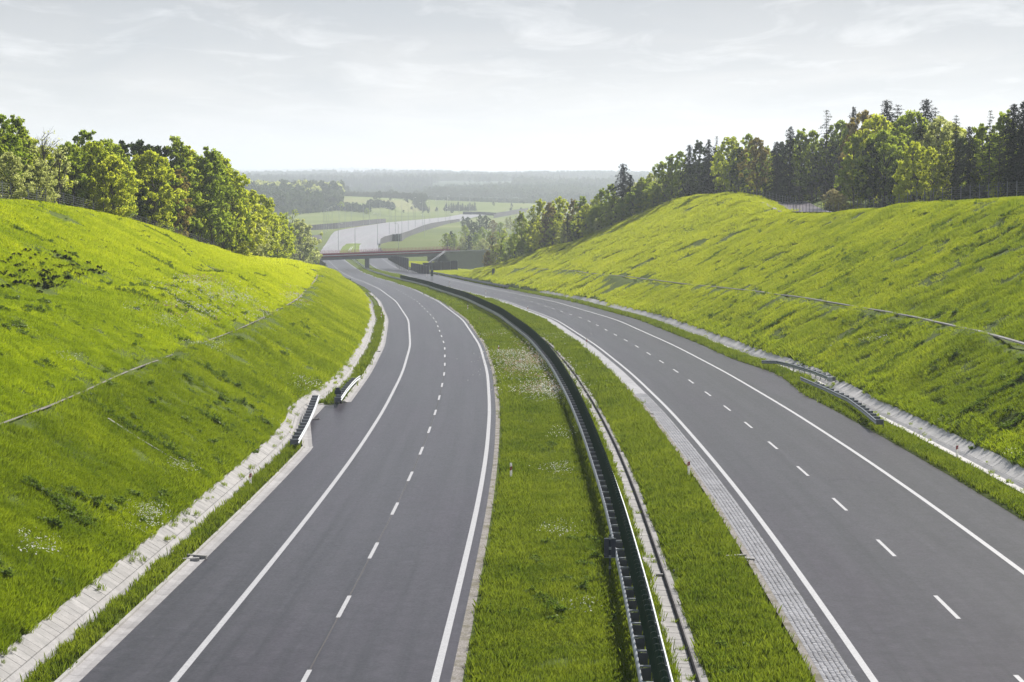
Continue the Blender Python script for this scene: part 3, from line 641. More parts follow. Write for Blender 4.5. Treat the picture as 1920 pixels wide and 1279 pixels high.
# ---------------------------------------------------------------- emergency phone stub on the left bay
Y=rowY(757,zL); p=at(634,757,Y); e=empty('emergency_phone',(p[0],Y,p[2]),'dark emergency phone pillar wrapped in black foil at the head of the left bay','phone pillar')
b=MB(); b.tube([(-.12,0,0),(-.10,0,.75),(.02,0,.82)],.07,8); b.tube([(.22,.05,0),(.16,0,.75)],.08,8); b.obj('stand',M['black'],e)
b=MB(); b.box(-.24,-.14,.72,.24,.14,1.02).box(-.17,-.11,1.02,.14,.11,1.2); b.obj('housing',M['blue'],e)
b=MB(); pts=[(-.42+.42*math.cos(a),-.25+.28*math.sin(a),.03) for a in np.linspace(0,2*math.pi,14)]; b.tube(pts,.022,5); b.obj('cable_loop',M['black'],e)
Y=rowY(755,zL); p=at(623,755,Y)
b=MB(); b.box(-1.1,0,0,1.0,.12,.10); o=b.obj('kerb_stone',M['kerb'],None); o.location=(p[0],Y,p[2]); tag(o,'low pale kerb closing the head of the left emergency bay','kerb')
# ---------------------------------------------------------------- drain inlets
def drain(x,y,zf,lab,grp,mir=1,s=1.0):
    Y=rowY(y,zf); p=at(x,y,Y); o=empty('drain_inlet',(p[0],Y,p[2]+.03),lab,'drain inlet',grp); o.scale=(s,s,s*.8)
    b=MB(); b.box(-.5,-.08,-.1,.35,.06,.12,0,.25*mir).box(-.5,.62,-.1,.35,.74,.12,0,-.35*mir); b.obj('side_wall',M['kerb'],o)
    b=MB(); b.box(-.45,.0,-.1,.3,.62,.0); b.obj('inlet_floor',M['kerb_dark'],o); b=MB(); b.box(-.1,.15,.0,.25,.45,.05); b.obj('grate',M['zinc_dark'],o); return o
drain(357,1052,zL,'concrete drain inlet in the left kerb near the camera','drain inlets in the kerbs')
drain(1398,1052,zR,'concrete drain inlet behind the stone strip near the camera','drain inlets in the kerbs',-1)
drain(1216,778,zR,'concrete drain inlet behind the stone strip farther along','drain inlets in the kerbs',-1)
drain(592,787,zL,'small drain inlet at the kerb beside the lower left guardrail','drain inlets in the kerbs',1,.45)
drain(708,660,zL,'small drain inlet in the left kerb at the bend','drain inlets in the kerbs',1,.5)
Y=rowY(1075,zM); p=at(1246,1075,Y); o=empty('drain_step',(p[0]-.02,Y,p[2]-.02),'short concrete step crossing the slabs of the median drain','drain step')
b=MB(); b.box(-.30,-.05,-.1,.22,.07,.0).box(-.26,-.12,-.12,.18,-.05,-.05,1); b.obj('step_block',[M['slab'],M['joint']],o)
b=MB(); b.tube([(.35,.15,.06),(.9,.45,.10),(1.75,.95,.16)],.05,8); q=b.obj('drain_pipe',M['kerb'],None); q.location=(p[0],Y,p[2]); tag(q,'pale half-buried drain pipe running from the median drain into the grass','pipe')
Y=rowY(1030,zM); p=at(1128,1030,Y); b=MB(); b.box(-.28,-.06,-.05,.2,.06,.06); q=b.obj('foundation_stone',M['kerb'],None); q.location=p; tag(q,'small pale concrete footing in the grass left of the median sign','footing')
# concrete edging running down the lower left slope, with the ditch beside it
def slope_strip(pts,name,label,cat,w=.14,mat='kerb'):
    P=[]
    for x,y in pts:
        lo,hi=60.,600.
        a,v,wv=ray(x,y); Ys=np.arange(60,420,.5); X=a/v*Ys; Z=HC+wv/v*Ys; G=np.array([gz(xx,yy)[0] for xx,yy in zip(X,Ys)]); i=np.nonzero(Z<=G)[0]
        Y=Ys[i[0]] if len(i) else 100; P.append((a/v*Y,Y,float(gz(a/v*Y,Y)[0])))
    return P
P=slope_strip([(203,791),(262,829),(338,874)],'','','')
b=sweep([tuple(q) for q in resample(P,14)],[(-.07,-.1),(.07,-.1),(.07,.16),(-.07,.16)]); o=b.obj('slope_edging',M['kerb'],None); tag(o,'narrow concrete edging running down the lower left slope','edging')
# ---------------------------------------------------------------- bridge over the motorway
def pt(x,y,Y): return Vector(at(x,y,Y))
YA,YB_=772,800
A=pt(592,489,YA); B_=pt(822,480.2,YB_); dirv=(B_-A); nrm=Vector((-dirv.y,dirv.x,0)).normalized()
br=empty('road_bridge',tuple(A),'flat concrete road bridge with plum coloured edge crossing both carriageways','bridge')
def along(t,lat=0,dz=0): return A+dirv*t+nrm*lat+Vector((0,0,dz))
def slab(t0,t1,l0,l1,z0,z1,name,mat,parent=br):
    b=MB(); V=[along(t,l,z)-Vector(parent.location) for z in(z0,z1) for l in(l0,l1) for t in(t0,t1)]
    b.add(V,[(0,1,3,2),(4,6,7,5),(0,4,5,1),(2,3,7,6),(0,2,6,4),(1,5,7,3)]); return b.obj(name,M[mat],parent)
slab(-.02,1.0,0.3,1.0,0,1.6,'girder','deck'); slab(-.02,1.0,3,3.7,0,1.6,'girder','deck'); slab(-.02,1.0,6.6,7.3,0,1.6,'girder','deck')
slab(-.1,1.15,-.2,7.8,1.6,1.95,'deck_slab','deck'); slab(-.1,1.18,-.5,-.2,1.25,2.35,'fascia','plum'); slab(-.1,1.18,7.8,8.1,1.25,2.35,'fascia','plum')
slab(-.1,1.18,-.56,-.5,1.62,2.0,'white_band','rail_white')
for l in(-.3,7.9):
    b=MB()
    for k in range(3): b.tube([along(-.1,l,2.7+.35*k)-A,along(1.18,l,2.7+.35*k)-A],.035,4)
    b.obj('handrail',M['plum'],br)
    me=MB().box(-.04,-.04,2.3,.04,.04,3.45).mesh('railing_post',M['plum'])
    for k in range(43): link('railing_post',me,br,tuple(along(-.1+k*.03,l)-A))
pb=rowY(505,zM); 
for lat in(2.6,):
    q=along(.435,lat); b=MB(); b.box(-.8,-1.4,-7.2,.8,1.4,0); o=b.obj('pier',M['deck'],br); o.location=q-A
slab(.985,1.03,-.3,7.8,-2.4,1.6,'abutment','deck'); slab(-.045,-.0,-.3,7.8,-4.5,1.6,'abutment','deck')
# embankment carrying the side road right of the bridge
def embank(name,t0,t1,z,mat,base=-26.5,side=1):
    V=[];ts=np.linspace(t0,t1,14)
    for n_,t in enumerate(ts):
        zt=z+float(along(t).z)+1.7; hh=zt-base; bk=min(1,n_/3)
        for l,zz in((-1-hh*1.5,base),(-1,zt-.1),(2+6.5*bk,zt-.1),(2+6.5*bk+hh*(.2+1.3*bk),base)):
            q=along(t,l); V.append((q.x,q.y,zz))
    Fc=[(i*4+k,(i+1)*4+k,(i+1)*4+k+1,i*4+k+1) for i in range(13) for k in range(3)]
    b0=len(V)                                   # sloping end towards the motorway
    for j,(dt,hf) in enumerate(((-.01,.97),(-.05,.5),(-.10,.0))):
        zt=float(along(t0).z)+1.7; hh=(zt-base)*hf
        for l,zz in((-1-hh*1.5,base),(-1,base+hh),(2,base+hh),(2+hh*.2,base)):
            q=along(t0+dt,l); V.append((q.x,q.y,zz))
    for k in range(3): Fc+=[(k,k+1,b0+k+1,b0+k),(b0+k,b0+k+1,b0+k+5,b0+k+4),(b0+4+k,b0+5+k,b0+9+k,b0+8+k)]
    o=mesh_obj(name,V,Fc,mat); tag(o,kind='structure'); return o
def dark_green():
    t=NT('rough_embankment_grass'); p=t.pos(); n=t.noise(p,.9,6,.7); n2=t.noise(p,5,4,.7)
    return t.pbr(t.mix(t.mr(n2,.35,.65,0,.6),t.ramp(n,(.3,(.016,.026,.014)),(.7,(.034,.048,.022))),(.014,.02,.012)),.95,0,.1)
M['bankgrass']=dark_green()
embank('right_embankment',1.03,2.2,0,M['bankgrass']); 
V=[];b=MB()
e0,e1=along(1.03,-.6,-.0),along(1.03,-10,-6)
b=sweep([tuple(pt(834,471,YB_-1)),tuple(pt(822,480,YB_-7)),tuple(pt(806,491,YB_-12)),tuple(pt(800,497,YB_-14))],[(-.25,-.5),(.25,-.5),(.25,.2),(-.25,.2)]); o=b.obj('wing_wall',M['deck'],None); tag(o,'pale sloping concrete edge below the right end of the bridge','wing wall')
# ---------------------------------------------------------------- noise walls
def nwall(pts,hpx,label,z=None,Y=None,pitch=4.0,npost=None,mat='noise'):
    """pts: foot of the wall in the picture; height in picture pixels per point"""
    P=[];H=[]
    for (x,y),h in zip(pts,hpx):
        q=row26(x,y,z) if Y is None else at(x,y,Y if not isinstance(Y,(list,tuple)) else Y[len(P)])
        P.append(q); H.append(h*q[1]/FPX)
    P=np.array(P); d=np.concatenate([[0],np.cumsum(np.linalg.norm(np.diff(P,axis=0),axis=1))])
    o=empty('noise_wall',tuple(P[0]),label,'noise barrier'); s=0; 
    S=list(np.arange(0,d[-1],pitch))+[d[-1]]
    def Q(s): return np.array([np.interp(s,d,P[:,i]) for i in range(3)])
    for s0,s1 in zip(S[:-1],S[1:]):
        if s1-s0<.5: continue
        a,c=Q(s0),Q(s1); h0,h1=np.interp(s0,d,H),np.interp(s1,d,H); h0=h1=(h0+h1)/2
        t=(c-a)/np.linalg.norm(c-a); n=np.array([t[1],-t[0],0])*.1; a=a+t*.12; c=c-t*.12; b=MB()
        V=[a-n,a+n,c+n,c-n]; up=np.array([0,0,1]); V=[v-up*.8 for v in V]+[a-n+up*h0,a+n+up*h0,c+n+up*h1,c-n+up*h1]; V=[v-P[0] for v in V]
        b.add(V,[(0,3,2,1),(4,5,6,7),(0,1,5,4),(1,2,6,5),(2,3,7,6),(3,0,4,7)]); b.obj('wall_panel',M[mat],o)
    me=MB().box(-.13,-.13,-.8,.13,.13,1.0).mesh('wall_post',M['noise_post'])
    for s0 in S:
        q=Q(s0); h=np.interp(s0,d,H); w=link('wall_post',me,o,tuple(q-P[0])); w.scale=(1,1,h+.1)
    return o
nwall([(560,432.5),(569,431.6),(600,430),(633,428),(680,422.5),(723,416.8)],[8,8,9.5,10,9.5,6.7],'dark timber noise wall along the field side of the far road',-25.8)
nwall([(560,455),(585,459),(603,449)],[15,17,9],'short dark noise wall below the long one, left of the far road',-25.8)
nwall([(713,460),(714,456.5),(720,455),(736,451.3),(752.6,452),(760,446),(768,442),(795,432.4),(809.5,428),(840,419),(862,415)],[4,9,11,11.5,14,10.5,9,10,9.5,5.5,4.4],'long curved noise wall bordering the far road on its right',-25.9)
nwall([(728,483),(745,492),(766,502.5)],[2,12,18],'dark noise wall passing beneath the right end of the bridge',Y=[800,770,745])
nwall([(771,502),(785,508),(805,513)],[9,13,14],'near noise wall section right of the right road in front of the bridge',Y=[725,705,690])
nwall([(793,504),(815,503),(838,502),(858,501.5)],[11,11,12,13],'noise wall section with pale coping in front of the dark embankment',Y=[742,745,748,750])
nwall([(868,402),(900,402.2),(930,404),(960,400)],[5,5,5,5],'distant noise wall beside the farthest bend of the road',-25.8,pitch=10)
nwall([(926,408.5),(962,402),(990,397)],[7,8,7],'distant dark noise wall right of the far road behind the trees',-25.8,pitch=10)
# wall at left abutment
nwall([(588,489.5),(600,499),(611,506)],[8,12,12],'dark noise wall panels at the left end of the bridge',Y=[775,760,742],pitch=3)
# ---------------------------------------------------------------- lamp posts along the far road
lampm={}
def lamp(x,yb,yt,z,label,dirn=1,white=True,Y=None):
    q=row26(x,yb,z) if Y is None else at(x,yb,Y); H=(yb-yt)*q[1]/FPX
    o=empty('lamp_post',q,label,'street lamp','lamp posts along the far road')
    if 'p' not in lampm:
        lampm['p']=MB().tube([(0,0,-.5),(0,0,.45),(0,0,1)],[.17,.12,.09],6).mesh('pole',M['lamp'])
        lampm['a']=MB().tube([(0,0,0),(.6,0,.25),(1.6,0,.35)],.07,5).mesh('arm',M['lamp'])
        lampm['h']=MB().box(1.4,-.2,.22,2.5,.2,.42).mesh('lamp_head',M['glass'])
    link('pole',lampm['p'],o,sc=(1,1,H))
    for s in((0,math.pi) if dirn==0 else ((0,) if dirn>0 else (math.pi,))): link('arm',lampm['a'],o,(0,0,H),s); link('lamp_head',lampm['h'],o,(0,0,H),s)
    return o
left=[(607,440,396),(609.5,437,393),(612.7,434,391),(616.6,432,389),(622.8,430.5,387.5),(636,429.5,385),(647.3,428.7,383.6),(658.8,427.2,382),(681.4,424,379.7),(692.8,422.5,378.4),(712.7,419,376.6),(733.3,417,375),(753.6,415,373),(775,413,371.6),(817.7,409,368.7),(838.8,407,367.5),(861,402.5,366),(881,401,366)]
for i,(x,a,b) in enumerate(left): lamp(x,a,b,-25.8,'white headed lamp post in the row on the far side of the far road')['label']=['tall lamp post, leftmost of the far row above the timber noise wall']*0 or f'x{["beside the guardrail bend","close behind its left neighbour","in the tight bend cluster","ending the tight cluster","before the long noise wall","in front of the left noise wall","at the middle of the noise wall","right of the middle of the noise wall","near the right end of the noise wall","close to the end of the noise wall","just past the noise wall end","where the open field begins","below the pale hedge","below the lone dark conifer","left of the dark spruce group","in front of the dark spruce group","right in front of the spruce trunks","at the last visible bend"][i]}'
right=[(666,484,425),(708,460,401),(730,439.5,390),(741.5,438.7,390),(753.5,436.8,388),(765.5,432.3,386),(778.6,425.5,384),(792.5,423,381),(806,417.5,378.5),(821.6,417,377),(835.4,414,376),(844,412,374)]
rl=['standing on the bridge line left of centre','at the near end of the curved noise wall','second behind the curved noise wall','third behind the curved noise wall','fourth, above the wall kink','fifth behind the curved noise wall','sixth, over the wall middle','seventh along the curved wall','eighth, at the wall peak','ninth, past the wall peak','tenth, near the wall end','last one at the end of the curved wall']
for i,(x,a,b) in enumerate(right): lamp(x,a,b,-25.8,'lamp post right of the far road, '+rl[i],-1)
for i,(x,a,b) in enumerate([(747,468,420),(796,442,404),(842,420,392)]): lamp(x,a,b,-25.9,['lamp post on the meadow below the curved noise wall, nearest the bridge','lamp post on the meadow in front of the curved wall','lamp post at the right end of the meadow by the trees'][i],-1)
lamp(634.5,470,420,-25.8,'single lamp post on the left carriageway just behind the bridge',1)
# ---------------------------------------------------------------- access road, tyre stack, warning sign above the right bank
def plat(x,y,z=8.0):
    a,v,w=ray(x,y); Y=(z-HC)/w*v; return (a*Y/v,Y,z)
Lr=[(45.6,325,7.9),(53.6,405,7.9),(62,487,7.9)]; Rr=[(47.9,297,7.9),(51.2,325,7.9),(60.3,405,7.9),(69,487,7.9)]
Lr=resample(Lr,12);Rr=resample(Rr,12); V=[];UV=[];Fc=[]
for i in range(12):
    for k in range(5):
        q=Lr[i]*(1-k/4)+Rr[i]*k/4; V.append((q[0],q[1],float(gz(q[0],q[1])[0])+.28)); UV.append((k,i*3))
for i in range(11):
    for k in range(4): q=i*5+k; Fc.append((q,q+1,q+6,q+5))
o=mesh_obj('access_road',V,Fc,M['asphalt2'],None,UV); tag(o,kind='structure')
P=[(a,b,float(gz(a,b)[0])) for a,b in ((45.3,336),(46.6,372),(47.9,402))]
o=sweep([tuple(q) for q in resample(P,12)],[(-.3,-.2),(.3,-.2),(.3,.3),(-.3,.3)]).obj('concrete_edging',M['slab'],None); tag(o,'pale concrete edging beside the access road on top of the right bank','edging')
Y=432; q=at(1516,379,Y); z=float(gz(q[0],Y)[0]); o=empty('block_barrier',(q[0],Y,z),'dark low block barrier closing the access road on the right bank','barrier')
for k in range(4):
    b=MB(); b.tube([(-1.05+.7*k,-.35,.02),(-1.05+.7*k,.35,.02)],.36,10); w=b.obj('tyre',M['black'],o); w.location=(0,0,.36)
    b=MB(); b.tube([(-1.05+.7*k,-.35,.02),(-1.05+.7*k,.35,.02)],.34,10); w=b.obj('tyre',M['black'],o); w.location=(0,0,.95)
b=MB(); b.box(-1.45,-.3,1.28,1.45,.3,1.36); b.obj('top_board',M['slab'],o)
q=at(1521,372,440); z=float(gz(q[0],440)[0]); o=empty('warning_sign',(q[0],440,z),'orange triangular warning sign behind the dark block barrier','warning sign')
b=MB(); b.tube([(0,0,0),(0,0,2.6)],.05,6); b.obj('pole',M['zinc'],o)
b=MB(); b.add([(-.6,-.06,1.7),(.6,-.06,1.7),(0,-.06,2.75),(-.6,-.02,1.7),(.6,-.02,1.7),(0,-.02,2.75)],[(0,1,2),(5,4,3),(0,3,4,1),(1,4,5,2),(2,5,3,0)]); b.obj('sign_plate',M['orange'],o)
# ---------------------------------------------------------------- wire fences
def fence(P,H,label,pitch,wires=6,mesh_=True):
    P=np.array(P,float); d=np.concatenate([[0],np.cumsum(np.linalg.norm(np.diff(P,axis=0),axis=1))]); o=empty('wire_fence',tuple(P[0]),label,'fence')
    me=MB().box(-.035,-.035,-.4,.035,.035,H+.1).mesh('fence_post',M['zinc_dark']); s=0
    while s<=d[-1]:
        q=np.array([np.interp(s,d,P[:,i]) for i in range(3)]); link('fence_post',me,o,tuple(q-P[0])); s+=pitch
    R_=resample(P,max(8,int(d[-1]/5)))
    for k in range(wires):
        b=MB(); b.tube([tuple(q-P[0]+np.array([0,0,H*(k+.6)/wires])) for q in R_],.008,3,caps=False); b.obj('wire',M['zinc_dark'],o)
    return o
def crest_path(Y0,Y1,A,Z,dx,step=6):
    o=[]
    for y in np.arange(Y0,Y1,step):
        x=float(np.interp(y,YS,A))+dx; o.append((x,y,float(gz(x,y)[0])))
    return o
fence(crest_path(170,300,XCL,ZCL,-3.5),2.0,'grey wire game fence along the top of the left bank below the trees',4.0,8)
fence(crest_path(176,300,XCR,ZCR,4.0),2.0,'grey wire game fence along the top of the right bank before the forest',4.0,8)
P=[(48,440,0),(49.5,405,0),(50.5,375,0),(50,350,0)]; fence([(a,b,float(gz(a,b)[0])) for a,b,c in P],2.0,'wire fence descending to the access road left of it',4.0,5)
P=[(46.0,326,0),(46.7,312,0),(48.3,294,0)]; fence([(a,b,float(gz(a,b)[0])) for a,b,c in P],1.6,'low wire fence crossing in front of the access road',2.6,2)
P=[(55,318,0),(54.5,290,0),(55,262,0)]; fence([(a,b,float(gz(a,b)[0])) for a,b,c in P],2.0,'wire fence between the dry bush and the yellow tree',4.0,5)
# ---------------------------------------------------------------- trees
def leafmat(name,a,b,ta,tb,f_=.45,hv=.12):
    t=NT(name); oi=t.n('ShaderNodeObjectInfo'); p=t.pos(); n=t.noise(p,.9,4,.7); n2=t.noise(p,3.1,2,.6)
    v=t.math('ADD',t.math('MULTIPLY',oi.outputs['Random'],.55),t.math('MULTIPLY',t.mr(n,.3,.7),.45))
    c=t.ramp(v,(0,a),(1,b)); tc=t.ramp(v,(0,ta),(1,tb)); k=t.mr(n2,.3,.7,0,.35)
    return t.leaf(t.mix(k,c,tuple(x*.55 for x in a)),t.mix(k,tc,tuple(x*.6 for x in ta)),f_)
LM={'green':leafmat('fresh_leaves',(.10,.145,.026),(.17,.205,.042),(.36,.50,.04),(.64,.72,.08),.58),
'yellow':leafmat('yellow_green_leaves',(.17,.21,.025),(.23,.26,.035),(.64,.74,.04),(.86,.88,.09),.58),
'pale':leafmat('pale_leaves',(.22,.25,.09),(.30,.32,.13),(.64,.70,.20),(.82,.84,.32),.56),
'rust':leafmat('rusty_leaves',(.18,.15,.05),(.22,.17,.06),(.40,.34,.08),(.50,.40,.10),.45),
'dark':leafmat('dark_leaves',(.032,.052,.022),(.06,.085,.03),(.07,.11,.02),(.13,.19,.03),.35),
'spruce':leafmat('spruce_needles',(.014,.024,.014),(.026,.038,.020),(.01,.018,.006),(.02,.03,.01),.15),
'larch':leafmat('larch_needles',(.035,.048,.024),(.055,.070,.032),(.04,.055,.015),(.07,.09,.03),.3),
'dry':leafmat('dry_bush_leaves',(.45,.42,.20),(.55,.50,.27),(.60,.55,.25),(.7,.62,.32),.4)}
M['bark']=simple('bark',(.055,.045,.038),.9,0,.35,1.5); M['bark_pale']=simple('pale_bark',(.16,.14,.12),.9,0,.3,1.5)
def leaves(centers,radii,per,size,r,flat=.75,up=.25):
    n=len(centers)*per; c=np.repeat(np.array(centers),per,0); rad=np.repeat(np.array(radii),per)
    d=r.normal(size=(n,3)); d/=np.linalg.norm(d,axis=1)[:,None]; q=c+d*(rad*(r.uniform(.2,1,n)**.6+.35*(r.random(n)<.12)))[:,None]*np.array([1,1,flat])
    a=r.normal(size=(n,3)); a[:,2]+=up; a/=np.linalg.norm(a,axis=1)[:,None]; b=np.cross(a,r.normal(size=(n,3))); b/=np.linalg.norm(b,axis=1)[:,None]+1e-9; cc=np.cross(a,b)
    s=(size*r.uniform(.6,1.35,n))[:,None]; k=.62
    return np.stack([q-b*s,q+cc*s*k,q+b*s,q-cc*s*k],1).reshape(-1,3)
def quadmesh(name,V,mat):
    n=len(V)//4; me=bpy.data.meshes.new(name); me.vertices.add(len(V)); me.vertices.foreach_set('co',np.asarray(V,np.float32).ravel())
    me.loops.add(4*n); me.loops.foreach_set('vertex_index',np.arange(4*n,dtype=np.int32)); me.polygons.add(n); me.polygons.foreach_set('loop_start',np.arange(0,4*n,4,dtype=np.int32)); me.polygons.foreach_set('loop_total',np.full(n,4,np.int32))
    if mat: me.materials.append(mat)
    me.update(); return me
def deciduous(seed,H=15,W=4.2,base=.18,nb=58,per=110,size=.30,airy=False,dead=0):
    if not airy: nb=int(nb*3.4); per=int(per*.55); size*=.68
    """crown leaves + trunk of a broadleaf tree H metres high"""
    r=np.random.default_rng(seed); C=[];Rr=[];tb=MB()
    tr=[(0,0,-.6)]; x=y=0
    for k in range(1,8): x+=r.normal()*.16; y+=r.normal()*.16; tr.append((x,y,H*.82*k/7))
    tb.tube(tr,[.24,.2,.17,.14,.12,.09,.06,.03],6)
    for i in range(nb):
        t=r.uniform(base,1)**.9; prof=max(0,math.sin(math.pi*min(1,(t-base*.6)/(1-base*.6))**.8))**.52+.12
        ang=r.uniform(0,2*math.pi); lob=1+.28*math.sin(3*ang+seed)+.2*math.sin(5*t*6+ang*2+seed); d=W*prof*lob*r.uniform(.15,1)**.5
        c=(math.cos(ang)*d,math.sin(ang)*d,H*t*.95+r.normal()*.35); C.append(c); Rr.append((r.uniform(.4,.95) if not airy else r.uniform(.6,1.2))*(1-.3*t)*(W/4.2)**.5)
        if i%4==0 or airy:
            z0=max(H*.08,c[2]-d*.75-.6); k=min(6,max(0,int(z0/(H*.82)*7))); a=tr[k]; a=(a[0],a[1],z0)
            m_=((a[0]+c[0])*.5,(a[1]+c[1])*.5,(a[2]+c[2])*.5+.25)
            tb.tube([a,m_,c],[.085,.05,.018],4,caps=False)
            if airy:
                for _ in range(3): e=(c[0]+r.normal()*.7,c[1]+r.normal()*.7,c[2]+r.uniform(.2,1.3)); tb.tube([m_,e],[.03,.008],3,caps=False)
    return leaves(C,Rr,per,size,r),tb
def conifer(seed,H=17,W=4.0,base=.10,larch=False):
    r=np.random.default_rng(seed); V=[];tb=MB(); tb.tube([(0,0,-.6),(0,0,H*.5),(0,0,H*.97)],[.2,.12,.02],6); C=[]
    z=H*base; P=[];S=[]
    while z<H*.985:
        t=(z-H*base)/(H*(1-base)); rad=W*(1-t)**.62*r.uniform(.55,1.15)+.25*(1-t)+.05; nb=int(7 if not larch else 6)
        for k in range(nb):
            a=r.uniform(0,2*math.pi); L=rad*r.uniform(.6,1.12); m=max(3,int(L*8))
            if larch and k%2==0: tb.tube([(0,0,z),(math.cos(a)*L,math.sin(a)*L,z-.1*L)],[.035,.01],3,caps=False)
            for j in range(m):
                u=(j+.5)/m; q=np.array([math.cos(a)*L*u,math.sin(a)*L*u,z-(.42 if not larch else .15)*L*u*u+.1*L*u*(1-u)]); reps=3 if not larch else 2
                for _ in range(reps):
                    dd=np.array([math.cos(a+r.normal()*.7),math.sin(a+r.normal()*.7),-.35+r.normal()*.35]); dd/=np.linalg.norm(dd); n_=np.cross(dd,[0,0,1])+r.normal(size=3)*.4; n_/=np.linalg.norm(n_)+1e-6; s=r.uniform(.13,.28)*(1 if not larch else .8)
                    o=q+r.normal(size=3)*.12; V+= [o-dd*s*.6,o+n_*s*.42,o+dd*s*1.1,o-n_*s*.42]
        z+=.42 if not larch else .55
    return np.array(V),tb
PT={}
def proto(k,gen): 
    V,tb=gen; PT[k]=(quadmesh('crown_'+k,V,None),tb.mesh('trunk_'+k,M['bark']))
proto('round',deciduous(3)); proto('broad',deciduous(8,14,5.0,.10,66)); proto('tall',deciduous(12,17,3.3,.20,56)); proto('slim',deciduous(21,15,2.7,.15,44)); proto('ragged',deciduous(31,16,3.9,.25,44,100)); proto('low',deciduous(45,11,4.4,.04,60))
proto('airy',deciduous(54,15,3.4,.22,40,26,.22,True)); proto('bare',deciduous(62,15,3.2,.2,44,9,.18,True))
proto('spruce',conifer(5)); proto('spruce2',conifer(6,16,3.3,.05)); proto('larch',conifer(9,18,3.2,.18,True)); proto('larch2',conifer(10,17,2.9,.22,True))
PH={'round':15,'broad':14,'tall':17,'slim':15,'ragged':16,'low':11,'airy':15,'bare':15,'spruce':17,'spruce2':16,'larch':18,'larch2':17}
tree_n={}
def tree(k,lm,X,Y,H,label,group=None,wide=1.0,cat='tree',name=None,z=None):
    if z is None: z=float(gz(X,Y)[0])
    nm=name or {'spruce':'spruce_tree','spruce2':'spruce_tree','larch':'larch_tree','larch2':'larch_tree','bare':'sparse_tree','airy':'sparse_tree'}.get(k,'broadleaf_tree')
    s=H/PH[k]; o=empty(nm,(X,Y,z-.1),label,cat,group,random.uniform(0,6.28)); w=s*wide*random.uniform(.92,1.08); o.scale=(w,w,s)
    c=link('crown',PT[k][0],o); 
    if not PT[k][0].materials: PT[k][0].materials.append(LM['green'])
    c.material_slots[0].link='OBJECT'; c.material_slots[0].material=LM[lm]
    link('trunk',PT[k][1],o); return o
def on_crest(x,side,margin):
    """depth at which the view ray through column x lies `margin` beyond the crest of a bank"""
    Yv=np.arange(150,1000,1.0); X=(x-CXP)/FPX*Yv/ .99; C_=np.interp(Yv,YS,XCL if side<0 else XCR)
    ok=(X<C_-margin) if side<0 else (X>C_+margin); i=np.nonzero(ok)[0]; return float(Yv[i[0]]) if len(i) else 900.
DEEP=[]
def place(x,ytop,k,lm,side,margin,label,group=None,wide=1.0,minY=0,**kw):
    Y=max(on_crest(x,side,margin),minY); X=at(x,400,Y)[0]; z=float(gz(X,Y)[0]); H=at(x,ytop,Y)[2]-z
    if group and group.startswith('inner') and margin>(27 if side>0 else 20): DEEP.append((X,Y,z,k,lm,max(H,3))); return None
    return tree(k,lm,X,Y,max(H,3),label,group,wide,**kw)
# left forest edge, front trees (picture column, top row, kind, leaves, margin behind the crest)
LF=[(-25,205,'tall','green',9),(4,209,'ragged','green',8),(33,214,'tall','green',7),(52,258,'slim','pale',6),(20,285,'low','pale',4.5),(75,300,'low','pale',5),(92,232,'bare','pale',5),(112,262,'airy','pale',5.5),(135,262,'round','green',8),(163,238,'ragged','green',10),(178,262,'broad','yellow',6),(205,258,'broad','green',8),
(212,292,'low','yellow',3.2),(232,262,'tall','dark',11),(258,258,'round','dark',12),(250,330,'slim','dark',8),(285,278,'round','yellow',7),(300,268,'ragged','dark',10),(310,300,'slim','green',6.5),(330,252,'slim','green',8),(337,315,'slim','rust',6),(352,272,'tall','yellow',8),(372,282,'round','green',7),(395,274,'tall','green',5),(415,285,'round','yellow',6),(432,312,'slim','green',5),
(440,345,'low','yellow',5),(455,370,'slim','pale',4),(472,352,'ragged','yellow',5),(490,362,'round','yellow',5),(480,410,'low','pale',3.5),(505,378,'slim','yellow',5),(520,400,'low','yellow',4),(545,384,'airy','green',5),(562,412,'low','pale',4),(573,448,'low','green',3)]
LD=['at the left picture edge','tall dark one at the left edge','tall with twin crown near the left edge','slim and pale left of the bare tree','low and pale before the leftmost trees','low and pale under the bare tree','nearly leafless with thin upright branches','sparse, right of the leafless tree','between the sparse tree and the big round ones','highest of the group right of the leafless tree','broad and yellow green behind the fence','broad, behind the drooping bright tree',
'bright with drooping boughs hanging over the fence','dark and tall behind the bright drooping tree','dark and rounded in the shade gap','slim and dark in the shaded gap','round and yellowish right of the shaded gap','dark, half hidden behind the round yellow one','slim, below the pointed tree','pointed and spiky above its neighbours','slim with rusty brown leaves','yellowish, right behind the rusty one','round crown above the multi-stemmed tree','tall with several bare stems at the forest corner','yellow green on the forest corner','slim on the descending forest edge',
'low and yellow below the forest corner','slim pale tree on the descending edge','ragged yellow tree on the descending edge','round yellow tree halfway down the edge','low pale tree with drooping boughs at the slope','slim yellow one right of the drooping pale tree','low yellow tree toward the bridge','airy tree standing out against the valley','low pale tree just left of the bridge','low bushy tree at the left end of the bridge']
kindword={'green':'fresh green','yellow':'yellow green','pale':'pale green','rust':'rusty','dark':'dark green','spruce':'dark','larch':'grey green'}
for (x,yt,k,lm,mg),d in zip(LF,LD): place(x,yt,k,lm,-1,mg,f'{kindword[lm]} tree, left forest, {d}','trees of the left forest edge',.88 if x<430 else .8)

